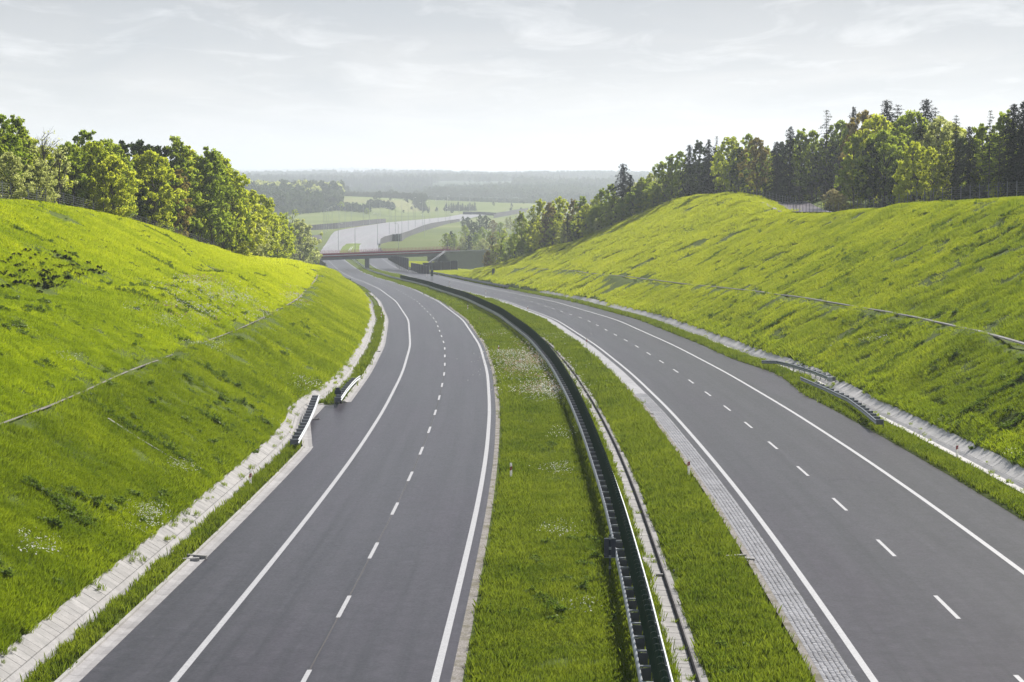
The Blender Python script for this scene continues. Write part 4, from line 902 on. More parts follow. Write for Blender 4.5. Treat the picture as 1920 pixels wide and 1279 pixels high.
ZONE_L=[(30,'left of the leafless tree'),(110,'behind the leafless tree'),(180,'behind the broad yellow tree'),(245,'behind the drooping bright tree'),(300,'at the shaded gap'),(345,'behind the rusty tree'),(400,'behind the tall corner tree'),(450,'at the forest corner'),(510,'on the descending edge'),(9999,'near the bridge end')]
ZONE_R=[(1050,'low beyond the slope foot'),(1110,'above the small dark spruce'),(1160,'left of the tall conifer'),(1215,'right of the tall conifer'),(1270,'at the first rise'),(1330,'behind the twin spruces'),(1390,'behind the yellow crown'),(1440,'by the rusty crown'),(1500,'left of the high larch'),(1580,'behind the access road'),(1640,'below the rusty summit crown'),(1700,'below the left black summit'),(1760,'below the right black summit'),(1820,'right of the bright yellow tree'),(1880,'behind the right fence'),(9999,'at the right picture edge')]
def zone(x,Z): return next(t for a,t in Z if x<a)
sil=lambda x,S: float(np.interp(x,[a for a,b in S],[b for a,b in S]))
SL=[(-60,205),(0,213),(40,220),(70,250),(110,262),(160,244),(210,255),(260,268),(330,272),(400,284),(440,330),(480,375),(530,405),(570,450)]
for i in range(56):
    x=-45+ (i*37)%600+random.uniform(-8,8); x=min(x,560); mg=random.uniform(10,30)
    k,lm=random.choice(['round','tall','broad','ragged','slim']),random.choice(['dark','dark','green','green','yellow'])
    place(x,sil(x,SL)+random.uniform(6,60),k,lm,-1,mg,f'{kindword[lm]} {k} tree inside the left forest, {zone(x,ZONE_L)}','inner trees of the left forest')
# right treeline along the falling crest and the forest above
RF=[(925,430,'bare','rust',2.5,.8),(940,428,'airy','green',4,.8),(915,470,'low','rust',1,.7),(965,440,'low','green',6,.8),(978,395,'tall','green',5,.7),(1000,385,'airy','pale',6,.8),(1012,372,'tall','yellow',8,.75),(1030,378,'slim','rust',5,.8),(1047,366,'round','yellow',9,.7),(1064,398,'spruce','spruce',5,.9),(1075,372,'tall','rust',9,.7),(1092,366,'slim','green',8,.9),(1100,380,'round','yellow',5,.75),(1118,368,'round','yellow',7,.75),
(1128,352,'tall','green',7,.8),(1146,342,'ragged','green',7,.8),(1168,303,'spruce','spruce',9,1.25),(1182,325,'spruce2','spruce',7,1.2),(1190,355,'low','green',4.5,.9),(1206,330,'round','green',9,.8),(1222,322,'round','pale',11,.8),(1226,360,'low','yellow',4,.9),(1243,300,'round','green',7,.8),(1258,288,'tall','green',8,.8),(1275,280,'ragged','green',9,.8),(1292,268,'spruce','spruce',10,1),(1310,262,'tall','dark',8,.8),(1328,258,'spruce2','spruce',9,1.1),
(1342,253,'larch','spruce',9,1),(1367,254,'broad','yellow',7,.8),(1385,275,'tall','dark',6,.8),(1402,247,'ragged','green',12,.7),(1418,255,'round','rust',8,.75),(1436,272,'tall','green',10,.7),(1455,262,'spruce','spruce',8,1.1),(1480,234,'spruce2','spruce',11,1),(1500,240,'tall','green',10,.8),(1522,240,'ragged','green',12,.8),(1548,203,'larch','larch',12,1.1),(1574,222,'round','green',14,.8),(1598,196,'spruce2','spruce',16,.9),(1615,203,'round','rust',15,.8),
(1640,212,'broad','yellow',14,.8),(1660,182,'spruce','spruce',20,1.1),(1680,190,'larch2','spruce',20,1.2),(1705,205,'broad','green',17,.8),(1733,180,'spruce','spruce',20,1.0),(1750,195,'larch2','spruce',20,1.2),(1765,215,'broad','pale',14,.8),(1790,210,'larch2','larch',10,1),(1815,232,'spruce','larch',10,1),(1838,230,'tall','green',12,.9),(1853,203,'larch','larch',9,.9),(1880,205,'tall','green',12,.9),(1872,240,'larch2','larch',6,1),(1897,190,'spruce2','spruce',9,1.3),(1915,184,'spruce','spruce',8,1.2),(1945,190,'spruce','spruce',9,1.2),
(1716,262,'broad','yellow',7,.8),(1745,272,'round','yellow',8,.8),(1690,300,'slim','yellow',7,.8),(1775,262,'slim','yellow',10,.8),(1655,240,'round','green',11,.8),(1600,250,'tall','green',10,.8),(1565,262,'tall','dark',9,.8),(1630,262,'tall','dark',9,.8),(1530,285,'tall','dark',8,.8),(1866,345,'low','yellow',6,.6)]
RD=['almost bare, standing by the dark embankment','thin crown, beside the bare tree at the slope end','reddish and small at the foot of the embankment','bushy at the lowest end of the slope','tall, first of the dense row above the slope','sparse pale crown low in the row','tall yellow crown low in the row','slim with rusty leaves low in the row','round yellow crown left of the small dark spruce','small dark cone shaped spruce at the grass edge','rusty crown above the small spruce','slim, between rusty crown and yellow pair','round yellow one right of the small spruce','second round yellow crown right of the small spruce',
'tall, midway up the row','ragged, just left of the tall conifer','tall conifer towering over the lower row','dark conifer leaning against the tall one','low bush-like crown under the tall conifer','round crown right of the tall conifer','pale crown where the forest begins to rise','low bright crown at the grass edge below the rise','green crown at the foot of the high forest','tall at the first step of the high forest','ragged crown on the first step','dark spruce in the first step','dark leafy tree left of the twin spruces','first of the twin spruces','second of the twin spruces','broad bright yellow crown between dark conifers','dark tree beneath the yellow crown','pale topped tree left of the rusty crown','rusty crown behind the start of the access road','green tree right of the rusty crown','broad dark spruce left above the access road','pointed spruce above the access road','tall green tree above the access road','ragged tree just left of the high larch','high slender larch rising above the access road','round green crown right of the high larch','dark pointed top over the rusty crown','rusty crown high up beside the dark top',
'broad yellow crown in the top row','dark spruce forming the left black summit','dark wide top beside the left summit','broad green crown between the two black summits','dark spruce forming the right black summit','dark wide top beside the right summit','pale wide crown right of the black summits','grey larch right of the pale crown','grey conifer behind the right fence','tall green tree between grey conifers','feathery larch near the right edge','green crown between larch and black spruces','bare stemmed larch close to the right fence','black spruce near the right edge','black spruce on the right picture edge','black spruce just outside the right edge',
'bright yellow oak-like tree in front of the dark forest','second bright yellow crown joined to the bright tree','slim yellow boughs left of the bright tree','slim yellow tree right of the bright tree','round green crown above the dry bush','tall green tree above the dry bush','dark tree left of the dry bush','dark tree right of the dry bush','dark tree directly behind the access road','small bright yellow tree right behind the fence']
for (x,yt,k,lm,mg,w),d in zip(RF,RD): place(x,yt,k,lm,1,mg+(2 if x>1300 else 0),f'{kindword[lm]} tree, right forest, {d}','trees of the right forest edge',w,minY=(415 if 1240<x<1600 else 0))
SR=[(960,440),(1000,400),(1060,385),(1120,372),(1160,345),(1220,330),(1250,300),(1300,280),(1350,272),(1400,268),(1440,275),(1480,250),(1550,235),(1600,220),(1700,205),(1760,208),(1830,235),(1870,215),(1960,200)]
for i in range(175):
    x=985+(i*61)%970+random.uniform(-8,8); mg=random.uniform(12,45) if x>1230 else random.uniform(8,20)
    k=random.choice(['round','tall','tall','ragged','slim','spruce','larch','spruce2']) if x>1230 else random.choice(['round','tall','ragged','slim','broad']); lm={'spruce':'spruce','larch':'larch','spruce2':'spruce'}.get(k) or (random.choice(['dark','dark','green','green','yellow']) if x>1230 else random.choice(['green','green','yellow','pale']))
    if x<1230 and lm=='spruce': k,lm='slim','green'
    place(x,sil(x,SR)+random.uniform(4,70),k,lm,1,mg,f'{kindword[lm]} {k.rstrip("2") if k[0]!="s" or k=="slim" else "conifer"} tree inside the right forest, {zone(x,ZONE_R)}','inner trees of the right forest',minY=(425 if 1240<x<1600 else 0))
for i in range(34):
    x=930+i*9.2+random.uniform(-4,4); k,lm=random.choice(['round','broad','ragged','tall']),random.choice(['yellow','pale','green','green'])
    place(x,sil(x,SR)+random.uniform(14,46),k,lm,1,random.uniform(3,9),f'{kindword[lm]} {k} tree filling the lower right row, {zone(x,ZONE_R)}','trees filling the lower right row',.95)
for i in range(46):
    x=1000+i*21+random.uniform(-8,8); mg=random.uniform(5,12) if x<1230 else random.uniform(14,26)
    place(x,(sil(x,SR)*.45+sil(x,[(980,470),(1100,430),(1250,362),(1500,360),(1920,362)])*.55)+random.uniform(-14,14),random.choice(['low','round','ragged','broad']),random.choice(['dark','dark','green']),1,mg,f'low undergrowth tree at the right forest foot, {zone(x,ZONE_R)}','undergrowth trees of the right forest',minY=(430 if 1240<x<1600 else 0))
for i in range(26):
    x=-20+i*23+random.uniform(-8,8)
    place(x,sil(x,SL)*.4+sil(x,[(0,360),(130,370),(250,400),(400,450),(500,475),(570,485)])*.6+random.uniform(-12,12),random.choice(['low','round','ragged','broad']),random.choice(['dark','dark','green']),-1,random.uniform(12,20),f'low undergrowth tree at the left forest foot, {zone(x,ZONE_L)}','undergrowth trees of the left forest')
# bushes by the access road
for x,yt,k,lm,w,lb in ((1562,354,'low','dry',1.1,'dry straw coloured bush beside the access road'),(1580,362,'low','dry',1.0,'second dry straw coloured bush leaning right of the first'),(1553,378,'low','dark',.9,'small dark bush in front of the dry bush'),(1600,385,'low','pale',1.2,'low pale scrub right of the dry bush')):
    Y=334; X=at(x,400,Y)[0]; z=float(gz(X,Y)[0]); tree(k,lm,X,Y,max(at(x,yt,Y)[2]-z,1),lb,None,w,'bush','bush')
# trees right of the bridge in the valley
VT=[(838,428,470,'round','green'),(852,430,470,'tall','green'),(846,425,466,'tall','dark'),(868,436,471,'round','pale'),(880,432,471,'slim','dark'),(893,428,470,'broad','green'),(905,420,464,'round','green'),(918,425,470,'tall','green'),(872,418,455,'round','green'),(888,412,452,'broad','dark'),(884,448,471,'low','pale'),(862,452,471,'low','pale'),(900,398,432,'tall','dark'),(911,400,432,'round','dark'),(925,408,440,'round','rust'),(938,412,445,'round','green'),(950,404,430,'slim','pale'),(957,402,430,'slim','pale'),(967,405,440,'tall','green'),(975,400,436,'broad','rust'),(868,402,425,'slim','dark'),(877,404,428,'low','dark'),(930,425,470,'round','green'),(945,420,480,'tall','yellow'),(958,430,478,'round','green'),(905,440,472,'low','pale'),(948,445,492,'low','green'),(985,412,460,'tall','pale')]
VD=['leftmost of the clump above the embankment','second of the clump above the embankment','dark back tree of the left clump','pale round one right of the left clump','slim dark one in the clump','broad crown over the embankment middle','round crown behind the broad one','tall crown near the bare tree','round crown in the second row','dark broad crown in the second row','low pale bush above the bridge railing','second low pale bush above the railing','dark tree at the end of the far road','dark round tree at the end of the far road','rusty round crown in the valley','green round crown in the valley','slim pale tree under the distant wall','second slim pale tree under the distant wall','tall crown at the valley edge','broad rusty crown at the valley edge','small dark tree at the curved wall end','low dark bush at the curved wall end','round crown behind the bare tree','tall yellow crown behind the bare tree','round crown right of the bare tree','low pale bush right of the clump','low bushy crown above the slope end','pale tall tree joining the right row']
for (x,yt,yb,k,lm),d in zip(VT,VD):
    q=row26(x,yb+ (3 if yb>465 else 0),-25.0); tree(k,lm,q[0],q[1],max(FPX and (yb-yt)*q[1]/FPX,4),f'{kindword[lm]} valley tree, {d}','trees in the valley right of the bridge',.85,z=-26.2)
# single trees and hedges in the far fields
FT=[(706,379,393,'spruce','dark','lone dark conifer'),(712,377,393,'round','dark','dark round tree beside the lone conifer'),(734,365,383,'broad','dark','dark broad tree above the pale hedge'),(742,367,383,'round','dark','dark tree right of the broad one above the hedge'),(790,376,393,'spruce','spruce','small dark spruce at the field corner'),(787,381,393,'low','dark','dark bush at the field corner'),(805,386,394,'spruce','spruce','tiny spruce right of the field corner'),(640,386,402,'broad','green','broad field tree left of the dark pair'),(661,388,402,'tall','dark','first of the dark pair in the field'),(669,391,402,'round','dark','second of the dark pair in the field'),(688,394,405,'low','green','low field bush right of the dark pair')]
for x,yt,yb,k,lm,lb in FT:
    q=row26(x,yb,-25.5); tree(k,lm,q[0],q[1],(yb-yt)*q[1]/FPX*1.1,lb+' in the far fields','trees in the far fields',1.1)
for i in range(13):
    x=837+i*4.4; q=row26(x,394,-25); tree('spruce' if i%2 else 'spruce2','spruce',q[0],q[1]+random.uniform(-15,15),(394-random.uniform(376,382))*q[1]/FPX,f'dark spruce {["at the left edge of","in the left half of","in the middle of","in the right half of","at the right edge of"][min(4,i*5//13)]} the small group by the far bend','dark spruce group at the far road bend',1.7)
# ---------------------------------------------------------------- planted shrubs, weeds, flowers, grass
def ground_hit(x,y,Y0=60,Y1=520):
    a,v,w=ray(x,y); Ys=np.arange(Y0,Y1,1.0); X=a/v*Ys; Z=HC+w/v*Ys; G=gz(X,Ys); i=np.nonzero(Z<=G)[0]
    return (X[i[0]],Ys[i[0]],G[i[0]]) if len(i) else None
def shrub_mesh():
    r=np.random.default_rng(4); C=[(r.normal()*.18,r.normal()*.18,r.uniform(.1,.6)) for _ in range(9)]
    return quadmesh('shrub',leaves(C,[.22]*9,14,.11,r),LM['spruce'])
sm=shrub_mesh(); rows_=[((0,500),(50,475)),((0,520),(75,482),(130,478)),((12,528),(95,492),(150,486)),((20,540),(100,508),(165,498)),((5,545),(60,530),(110,512)),((60,545),(130,515),(185,508)),((70,555),(140,520),(195,512))]
k=0
for ri,rw in enumerate(rows_):
    xs_=[p[0] for p in rw]; n=int((xs_[-1]-xs_[0])/6)
    for i in range(n):
        x=xs_[0]+(xs_[-1]-xs_[0])*i/max(1,n-1)+random.uniform(-2.5,2.5); y=float(np.interp(x,xs_,[p[1] for p in rw]))+random.uniform(-2.5,2.5)
        if random.random()<.12: continue
        h=ground_hit(x,y)
        if h is None: continue
        o=link('shrub',sm,None,(h[0],h[1],h[2]-.02),random.uniform(0,6)); s=random.uniform(.26,.5); o.scale=(s*1.4,s*1.2,s); tag(o,f'small dark shrub in the {["topmost","second","third","fourth","short left","sixth","lowest"][ri]} planted row on the left bank','shrub','planted shrubs in rows on the left bank')
# ---- grass as geometry-node instances
def instancer(name,P,E,S,IDX,meshes,kind='stuff'):
    col=bpy.data.collections.new(name+'_kinds')
    for i,m in enumerate(meshes): o=bpy.data.objects.new(f'{name}_kind_{i}',m); col.objects.link(o)
    me=bpy.data.meshes.new(name); me.vertices.add(len(P)); me.vertices.foreach_set('co',np.asarray(P,np.float32).ravel())
    for nm,ty,ar in(('rot','FLOAT_VECTOR',E),('scl','FLOAT_VECTOR',S),('idx','INT',IDX)):
        a=me.attributes.new(nm,ty,'POINT'); a.data.foreach_set('vector' if ty=='FLOAT_VECTOR' else 'value',np.asarray(ar,np.int32 if ty=='INT' else np.float32).ravel())
    ob=bpy.data.objects.new(name,me); COL.objects.link(ob); ob['kind']=kind
    ng=bpy.data.node_groups.new(name+'_nodes','GeometryNodeTree'); ng.interface.new_socket('Geometry',in_out='INPUT',socket_type='NodeSocketGeometry'); ng.interface.new_socket('Geometry',in_out='OUTPUT',socket_type='NodeSocketGeometry')
    N=ng.nodes.new; gi=N('NodeGroupInput');go=N('NodeGroupOutput'); ip=N('GeometryNodeInstanceOnPoints'); ci=N('GeometryNodeCollectionInfo'); ci.inputs['Collection'].default_value=col; ci.inputs['Separate Children'].default_value=True; ci.inputs['Reset Children'].default_value=True
    def na(n,t): a=N('GeometryNodeInputNamedAttribute'); a.data_type=t; a.inputs[0].default_value=n; return [s for s in a.outputs if s.enabled and s.name=='Attribute'][0]
    L=ng.links.new; L(gi.outputs[0],ip.inputs['Points']); L(ci.outputs[0],ip.inputs['Instance']); ip.inputs['Pick Instance'].default_value=True
    L(na('idx','INT'),ip.inputs['Instance Index']); L(na('rot','FLOAT_VECTOR'),ip.inputs['Rotation']); L(na('scl','FLOAT_VECTOR'),ip.inputs['Scale']); L(ip.outputs[0],go.inputs[0])
    md_=ob.modifiers.new('scatter','NODES'); md_.node_group=ng; return ob
def deep_wood():
    ks=sorted({(d[3],d[4]) for d in DEEP}); me=[]
    for k,lm in ks: m=PT[k][0].copy(); m.materials.clear(); m.materials.append(LM[lm]); me.append(m)
    P=[];E=[];S=[];I_=[]
    for X,Y,z,k,lm,H in DEEP: s_=H/PH[k]; P.append((X,Y,z-.1)); E.append((0,0,random.uniform(0,6.28))); S.append((s_,s_,s_)); I_.append(ks.index((k,lm)))
    instancer('deep_forest',P,E,S,I_,me)
deep_wood()
def grassmat(name,a,b,ta,tb):
    t=NT(name); oi=t.n('ShaderNodeObjectInfo'); p=t.pos(); n=t.noise(p,.22,5,.6); n2=t.noise(p,1.7,4,.65); n3=t.noise(p,14,2,.5)
    v=t.math('ADD',t.math('MULTIPLY',t.mr(n,.3,.7),.45),t.math('ADD',t.math('MULTIPLY',t.mr(n2,.3,.7),.30),t.math('MULTIPLY',t.mr(n3,.3,.7),.25)))
    c=t.ramp(v,(.1,a),(.9,b)); tc=t.ramp(v,(.1,ta),(.9,tb))
    return t.leaf(c,tc,.5,.015)
M['grass']=grassmat('grass_blades',(.050,.088,.006),(.150,.185,.009),(.14,.25,.004),(.50,.54,.006))
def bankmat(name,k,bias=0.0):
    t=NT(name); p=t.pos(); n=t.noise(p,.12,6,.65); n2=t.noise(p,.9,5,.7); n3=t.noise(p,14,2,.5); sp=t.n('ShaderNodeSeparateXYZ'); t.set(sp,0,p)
    yy=t.mr(sp.outputs[1],80,360,0,.42+bias)                # backlit glow of the farther grass, put into the blade colour
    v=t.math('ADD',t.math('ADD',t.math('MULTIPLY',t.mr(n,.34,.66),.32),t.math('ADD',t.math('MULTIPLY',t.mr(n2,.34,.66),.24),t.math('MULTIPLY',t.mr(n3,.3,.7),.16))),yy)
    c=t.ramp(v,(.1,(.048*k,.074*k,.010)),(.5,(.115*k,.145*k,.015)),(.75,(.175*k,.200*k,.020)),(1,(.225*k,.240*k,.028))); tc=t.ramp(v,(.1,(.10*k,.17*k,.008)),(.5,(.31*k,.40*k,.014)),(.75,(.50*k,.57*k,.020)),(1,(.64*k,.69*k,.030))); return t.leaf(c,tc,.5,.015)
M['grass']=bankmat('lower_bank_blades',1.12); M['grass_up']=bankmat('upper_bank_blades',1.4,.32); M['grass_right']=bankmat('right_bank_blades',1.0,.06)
M['median_grass']=grassmat('median_blades',(.036,.062,.012),(.115,.140,.024),(.08,.145,.010),(.34,.41,.025))
M['weed']=grassmat('weed_leaves',(.050,.085,.016),(.085,.13,.022),(.11,.19,.014),(.20,.30,.02))
M['weed_light']=grassmat('light_weed_leaves',(.09,.15,.03),(.14,.20,.04),(.14,.22,.02),(.22,.30,.03))
M['petal']=NT('white_petals').leaf((.75,.75,.72,1),(.6,.6,.55,1),.35); M['pinkish']=NT('seed_heads').leaf((.42,.30,.22,1),(.35,.25,.15,1),.35)
def patch(seed,size,n,h0,h1,w,mat='grass'):
    r=np.random.default_rng(seed); x=r.uniform(-size/2,size/2,n);y=r.uniform(-size/2,size/2,n); a=r.uniform(0,2*np.pi,n); h=r.uniform(h0,h1,n)*(.8+.4*r.random(n)); l=r.uniform(.05,.55,n)*h; b=r.uniform(0,2*np.pi,n)
    ww=w*r.uniform(.6,1.3,n)/2; c,s=np.cos(a)*ww,np.sin(a)*ww
    V=np.stack([np.stack([x-c,y-s,0*x-.03],1),np.stack([x+c,y+s,0*x-.03],1),np.stack([x+c*.55+np.cos(b)*l*.4,y+s*.55+np.sin(b)*l*.4,h*.62],1),np.stack([x+np.cos(b)*l,y+np.sin(b)*l,h],1)],1).reshape(-1,3)
    V=V.reshape(-1,4,3)[:,[0,1,2,3]].reshape(-1,3); return quadmesh('grass_patch',V,M[mat])
def weedpatch(seed,rad,n,h,leaf_,mat='weed'):
    r=np.random.default_rng(seed); C=[(r.normal()*rad*.45,r.normal()*rad*.45,abs(r.normal())*h*.35+h*.25) for _ in range(10)]
    return quadmesh('weed_clump',leaves(C,[rad*.33]*10,n,leaf_,r,.9,.6),M[mat])
def daisy(seed,rad,n,mat='petal',s=.035,h=(.25,.5)):
    r=np.random.default_rng(seed); q=[]
    for i in range(n):
        x,y,z=r.normal()*rad,r.normal()*rad,r.uniform(*h); t=r.uniform(.6,1.3)*s; a=r.normal(size=3)*.35+np.array([0,-.35,1]); a/=np.linalg.norm(a); b=np.cross(a,[1,0,.1]); b/=np.linalg.norm(b); c=np.cross(a,b); o=np.array([x,y,z]); q+=[o-b*t,o+c*t,o+b*t,o-c*t]
    return quadmesh('daisy',np.array(q),M[mat])
def orient(X,Y,spin,k=1.0):
    e=1.0; dx=(gz(X+e,Y)-gz(X-e,Y))/(2*e)*k; dy=(gz(X,Y+e)-gz(X,Y-e))/(2*e)*k
    n=np.stack([-dx,-dy,np.ones_like(dx)],1); n/=np.linalg.norm(n,axis=1)[:,None]
    t=np.stack([np.cos(spin),np.sin(spin),0*spin],1); t-=n*(t*n).sum(1)[:,None]; t/=np.linalg.norm(t,axis=1)[:,None]; b=np.cross(n,t)
    ry=-np.arcsin(np.clip(t[:,2],-1,1)); rx=np.arctan2(b[:,2],n[:,2]); rz=np.arctan2(t[:,1],t[:,0]); return np.stack([rx,ry,rz],1)
fi=lambda A,Y: np.interp(Y,YS,A)
def zones(Y):
    z=[(fi(XCL,Y)-16,fi(XT,Y)-.68),(fi(XDIb,Y)+.12,fi(np.where(bayc,XALb-.5,XG),Y)-.28),(fi(XAR,Y)+.55,fi(XC1,Y)-.12),(fi(XC2,Y)+.45,fi(XK1,Y)-.38),(fi(XAR2,Y)+.12,fi(XDR,Y)-.05),(fi(XTR,Y)+.76,fi(XCR,Y)+16)]
    return z
def scatter(Y0,Y1,dens,seed,inset=0.0,pred=None,zsel=None):
    r=np.random.default_rng(seed); X=[];Yy=[]
    n=int((Y1-Y0)*110*dens); y=r.uniform(Y0,Y1,n); x0=fi(XCL,y)-16; wid=fi(XCR,y)+16-x0; x=x0+r.uniform(0,1,n)*wid
    keep=r.random(n)<wid/130.; x,y=x[keep],y[keep]
    ok=np.zeros(len(x),bool)
    for i,(a,b) in enumerate(zones(y)):
        if zsel is None or i in zsel: ok|=(x>a+inset)&(x<b-inset)
    px,py=proj(x,y,gz(x,y)) if len(x) else (x,y); ok&=(px>-170)&(px<2090)&(py<1420)
    if Y0<450: 
        bx=fi(XBL,y); bi=inset*1.0; ok&=~((x<bx-.45+bi)&(x>bx-1.25-bi)&(y>60)&(y<395)&(r.random(len(x))<.97))
        bx=fi(XBR,y); ok&=~((x>bx+.3-bi)&(x<bx+1.15+bi)&(y>60)&(y<520)&(r.random(len(x))<.97))
    cx=np.interp(y,[297,325,487],[45.5,48.5,65.5]); ok&=~((y>286)&(y<500)&(np.abs(x-cx-.5)<4.6+inset)&(x>fi(XCR,y)+.2)); ok&=~((y>288)&(y<352)&(x>fi(XCR,y)+.1)&(inset>.5))
    x,y=x[ok],y[ok]
    if pred is not None: m=pred(x,y,r); x,y=x[m],y[m]
    return x,y,r
def emit(name,parts,meshes,up=1.0,lift=0.0):
    P=[];E=[];S=[];I_=[]
    for x,y,sc,idx,r in parts:
        z=gz(x,y)+lift; P.append(np.stack([x,y,z],1)); E.append(orient(x,y,r.uniform(0,2*np.pi,len(x)),up)); S.append(sc); I_.append(idx)
    return instancer(name,np.concatenate(P),np.concatenate(E),np.concatenate(S),np.concatenate(I_),meshes)
def trample(x,y,r): return r.random(len(x))<np.clip(.80+1.5*vnoise(x,y,2.1,31)-.9*np.clip(vnoise(x,y,5.5,35)-.12,0,1)*((x>fi(XR,y))&(x<fi(XL2,y)))*2,.18,1)
def gp(Y0,Y1,d,seed,inset,i0,n,s,zs=None,tier=None):
    pr=trample if tier is None else (lambda x,y,r: trample(x,y,r)&((x<fi(XBL2,y)) if tier=='up' else (x>=fi(XBL2,y))))
    x,y,r=scatter(Y0,Y1,d,seed,inset,pr,zs); hh=(.8+.55*(vnoise(x,y,4.5,33)+.5)+.45*(vnoise(x,y,1.4,34)))[:,None]; sc=np.concatenate([np.full((len(x),2),s),hh*s],1); return (x,y,sc,i0+r.integers(0,n,len(x)),r)
BK=(0,5); MD=(1,2,3,4)
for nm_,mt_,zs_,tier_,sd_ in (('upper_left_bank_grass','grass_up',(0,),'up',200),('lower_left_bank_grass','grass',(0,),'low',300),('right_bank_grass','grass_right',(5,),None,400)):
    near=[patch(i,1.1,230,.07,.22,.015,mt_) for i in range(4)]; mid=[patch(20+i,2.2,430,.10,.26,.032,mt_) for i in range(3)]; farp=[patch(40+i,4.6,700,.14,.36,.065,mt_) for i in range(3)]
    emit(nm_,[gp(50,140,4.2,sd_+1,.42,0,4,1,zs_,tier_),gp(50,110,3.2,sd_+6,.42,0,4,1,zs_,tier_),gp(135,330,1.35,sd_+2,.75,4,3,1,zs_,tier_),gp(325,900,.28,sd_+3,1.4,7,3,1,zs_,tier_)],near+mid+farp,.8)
nearm=[patch(100+i,1.1,210,.07,.20,.018,'median_grass') for i in range(4)]; midm=[patch(120+i,2.2,280,.12,.26,.045,'median_grass') for i in range(3)]; farm=[patch(140+i,4.6,340,.2,.42,.11,'median_grass') for i in range(3)]
emit('median_grass',[gp(50,140,4.2,21,.42,0,4,1,MD),gp(50,110,3.2,26,.42,0,4,1,MD),gp(135,330,1.35,22,.75,4,3,1,MD),gp(325,900,.28,23,1.4,7,3,1,MD)],nearm+midm+farm,.8)
def smallset(m): return [patch(60+i,.34,42,.12,.30,.018,m) for i in range(3)]+[patch(70+i,.7,60,.15,.36,.04,m) for i in range(2)]+[patch(80+i,1.3,80,.2,.4,.09,m) for i in range(2)]
def edge(Y0,Y1,d,seed,i0,n,inset,zs):
    def pr(x,y,r):
        m=np.zeros(len(x),bool)
        for a,b in zones(y): m|=((x>a)&(x<a+1.3))|((x<b)&(x>b-1.3))
        return m
    x,y,r=scatter(Y0,Y1,d,seed,inset,pr,zs); sc=np.ones((len(x),3))*r.uniform(.7,1.35,(len(x),1)); return (x,y,sc,i0+r.integers(0,n,len(x)),r)
for nm_,m_,zs_ in (('bank_edge_grass','grass',BK),('median_edge_grass','median_grass',MD)): emit(nm_,[edge(50,140,22,11,0,3,.02,zs_),edge(140,330,6,12,3,2,.12,zs_),edge(325,800,1.0,13,5,2,.3,zs_)],smallset(m_),.5)
def joints():
    r=np.random.default_rng(5); x=[];y=[]
    for A,w0,w1,n,ya,yb in ((XT,-.62,.5,240,56,190),(XTR,-.75,.7,260,90,230),(XC1,-.1,.75,110,56,140)):
        yy=r.uniform(ya,yb,n); yy=yy[vnoise(yy,0*yy,7,3)+.35*r.random(n)>.0]; x.append(fi(A,yy)+r.choice([w0,w1,(w0+w1)/2,w0*.5],len(yy))+r.normal(size=len(yy))*.06); y.append(yy)
    x=np.concatenate(x);y=np.concatenate(y); s=r.uniform(.35,.9,(len(x),1)); return (x,y,np.concatenate([s,s,s],1),r.integers(0,3,len(x)),r)
emit('joint_weeds',[joints()],smallset('grass'),.3,.14)
# weeds: dark leafy clumps on the banks, lighter herbs in the median
wm=[weedpatch(i,.42,34,.55,.05) for i in range(3)]+[weedpatch(10+i,.3,24,.35,.05,'weed_light') for i in range(3)]+[weedpatch(20+i,.8,44,.8,.10) for i in range(2)]
def wp(Y0,Y1,d,seed,i0,n,smin,smax,zsel,thr):
    x,y,r=scatter(Y0,Y1,d,seed,.3,lambda x,y,r: vnoise(x*1.0,y*.5,4.5,seed)+.25*vnoise(x,y,1.3,seed+2)>thr,zsel); s=r.uniform(smin,smax,(len(x),1)); return (x,y,np.concatenate([s,s,s*r.uniform(.6,1.1,(len(x),1))],1),i0+r.integers(0,n,len(x)),r)
emit('weed_clumps',[wp(50,190,.16,51,0,3,.3,.85,(0,5),.18),wp(190,460,.05,52,6,2,.25,.55,(5,),.15),wp(50,200,.55,53,3,3,.4,1.1,(2,3),.0),wp(50,200,.22,63,3,3,.4,1.1,(0,5),.05),wp(50,130,.10,54,0,3,.4,.9,(2,3),.20),wp(60,240,.22,55,3,3,.6,1.5,(0,5),.10),wp(60,460,.030,56,0,3,.4,.9,(5,),-1),wp(60,200,.02,57,0,3,.3,.7,(0,),-1)],wm,.7)
# furrows of darker growth running down the banks
def furrow(side,Y0,sx,ln,seed):
    r=np.random.default_rng(seed); n=int(ln*16); t=r.random(n); x0=float(fi(XT if side<0 else XTR,Y0)); x=x0+side*(sx+t*ln)+r.normal(size=n)*.12; y=Y0+t*ln*.12+r.normal(size=n)*.20; s=r.uniform(.35,.75,(n,1)); return (x,y,np.concatenate([s,s,s],1),r.integers(0,3,n),r)
FU=[(-1,98,1.0,6.4,1),(-1,112,.5,4,2),(-1,131,1.5,5,3),(-1,78,2,3,4),(1,101,.8,6,5),(1,109,.5,6.5,6),(1,118,1.5,5,7),(1,150,1,5,8),(1,175,.5,6.5,9),(1,205,1,5,10),(1,240,1,4,11)]+[(random.choice((-1,1)),random.uniform(120,330),random.uniform(9,26),random.uniform(2,7),20+i) for i in range(26)]
emit('furrow_growth',[furrow(*a) for a in FU],wm[:3],.7)
dm=[daisy(i,.5,22) for i in range(3)]+[daisy(9,.9,30,'pinkish',.07,(.3,.6))]+[daisy(20+i,1.3,34,'petal',.06,(.3,.55)) for i in range(2)]
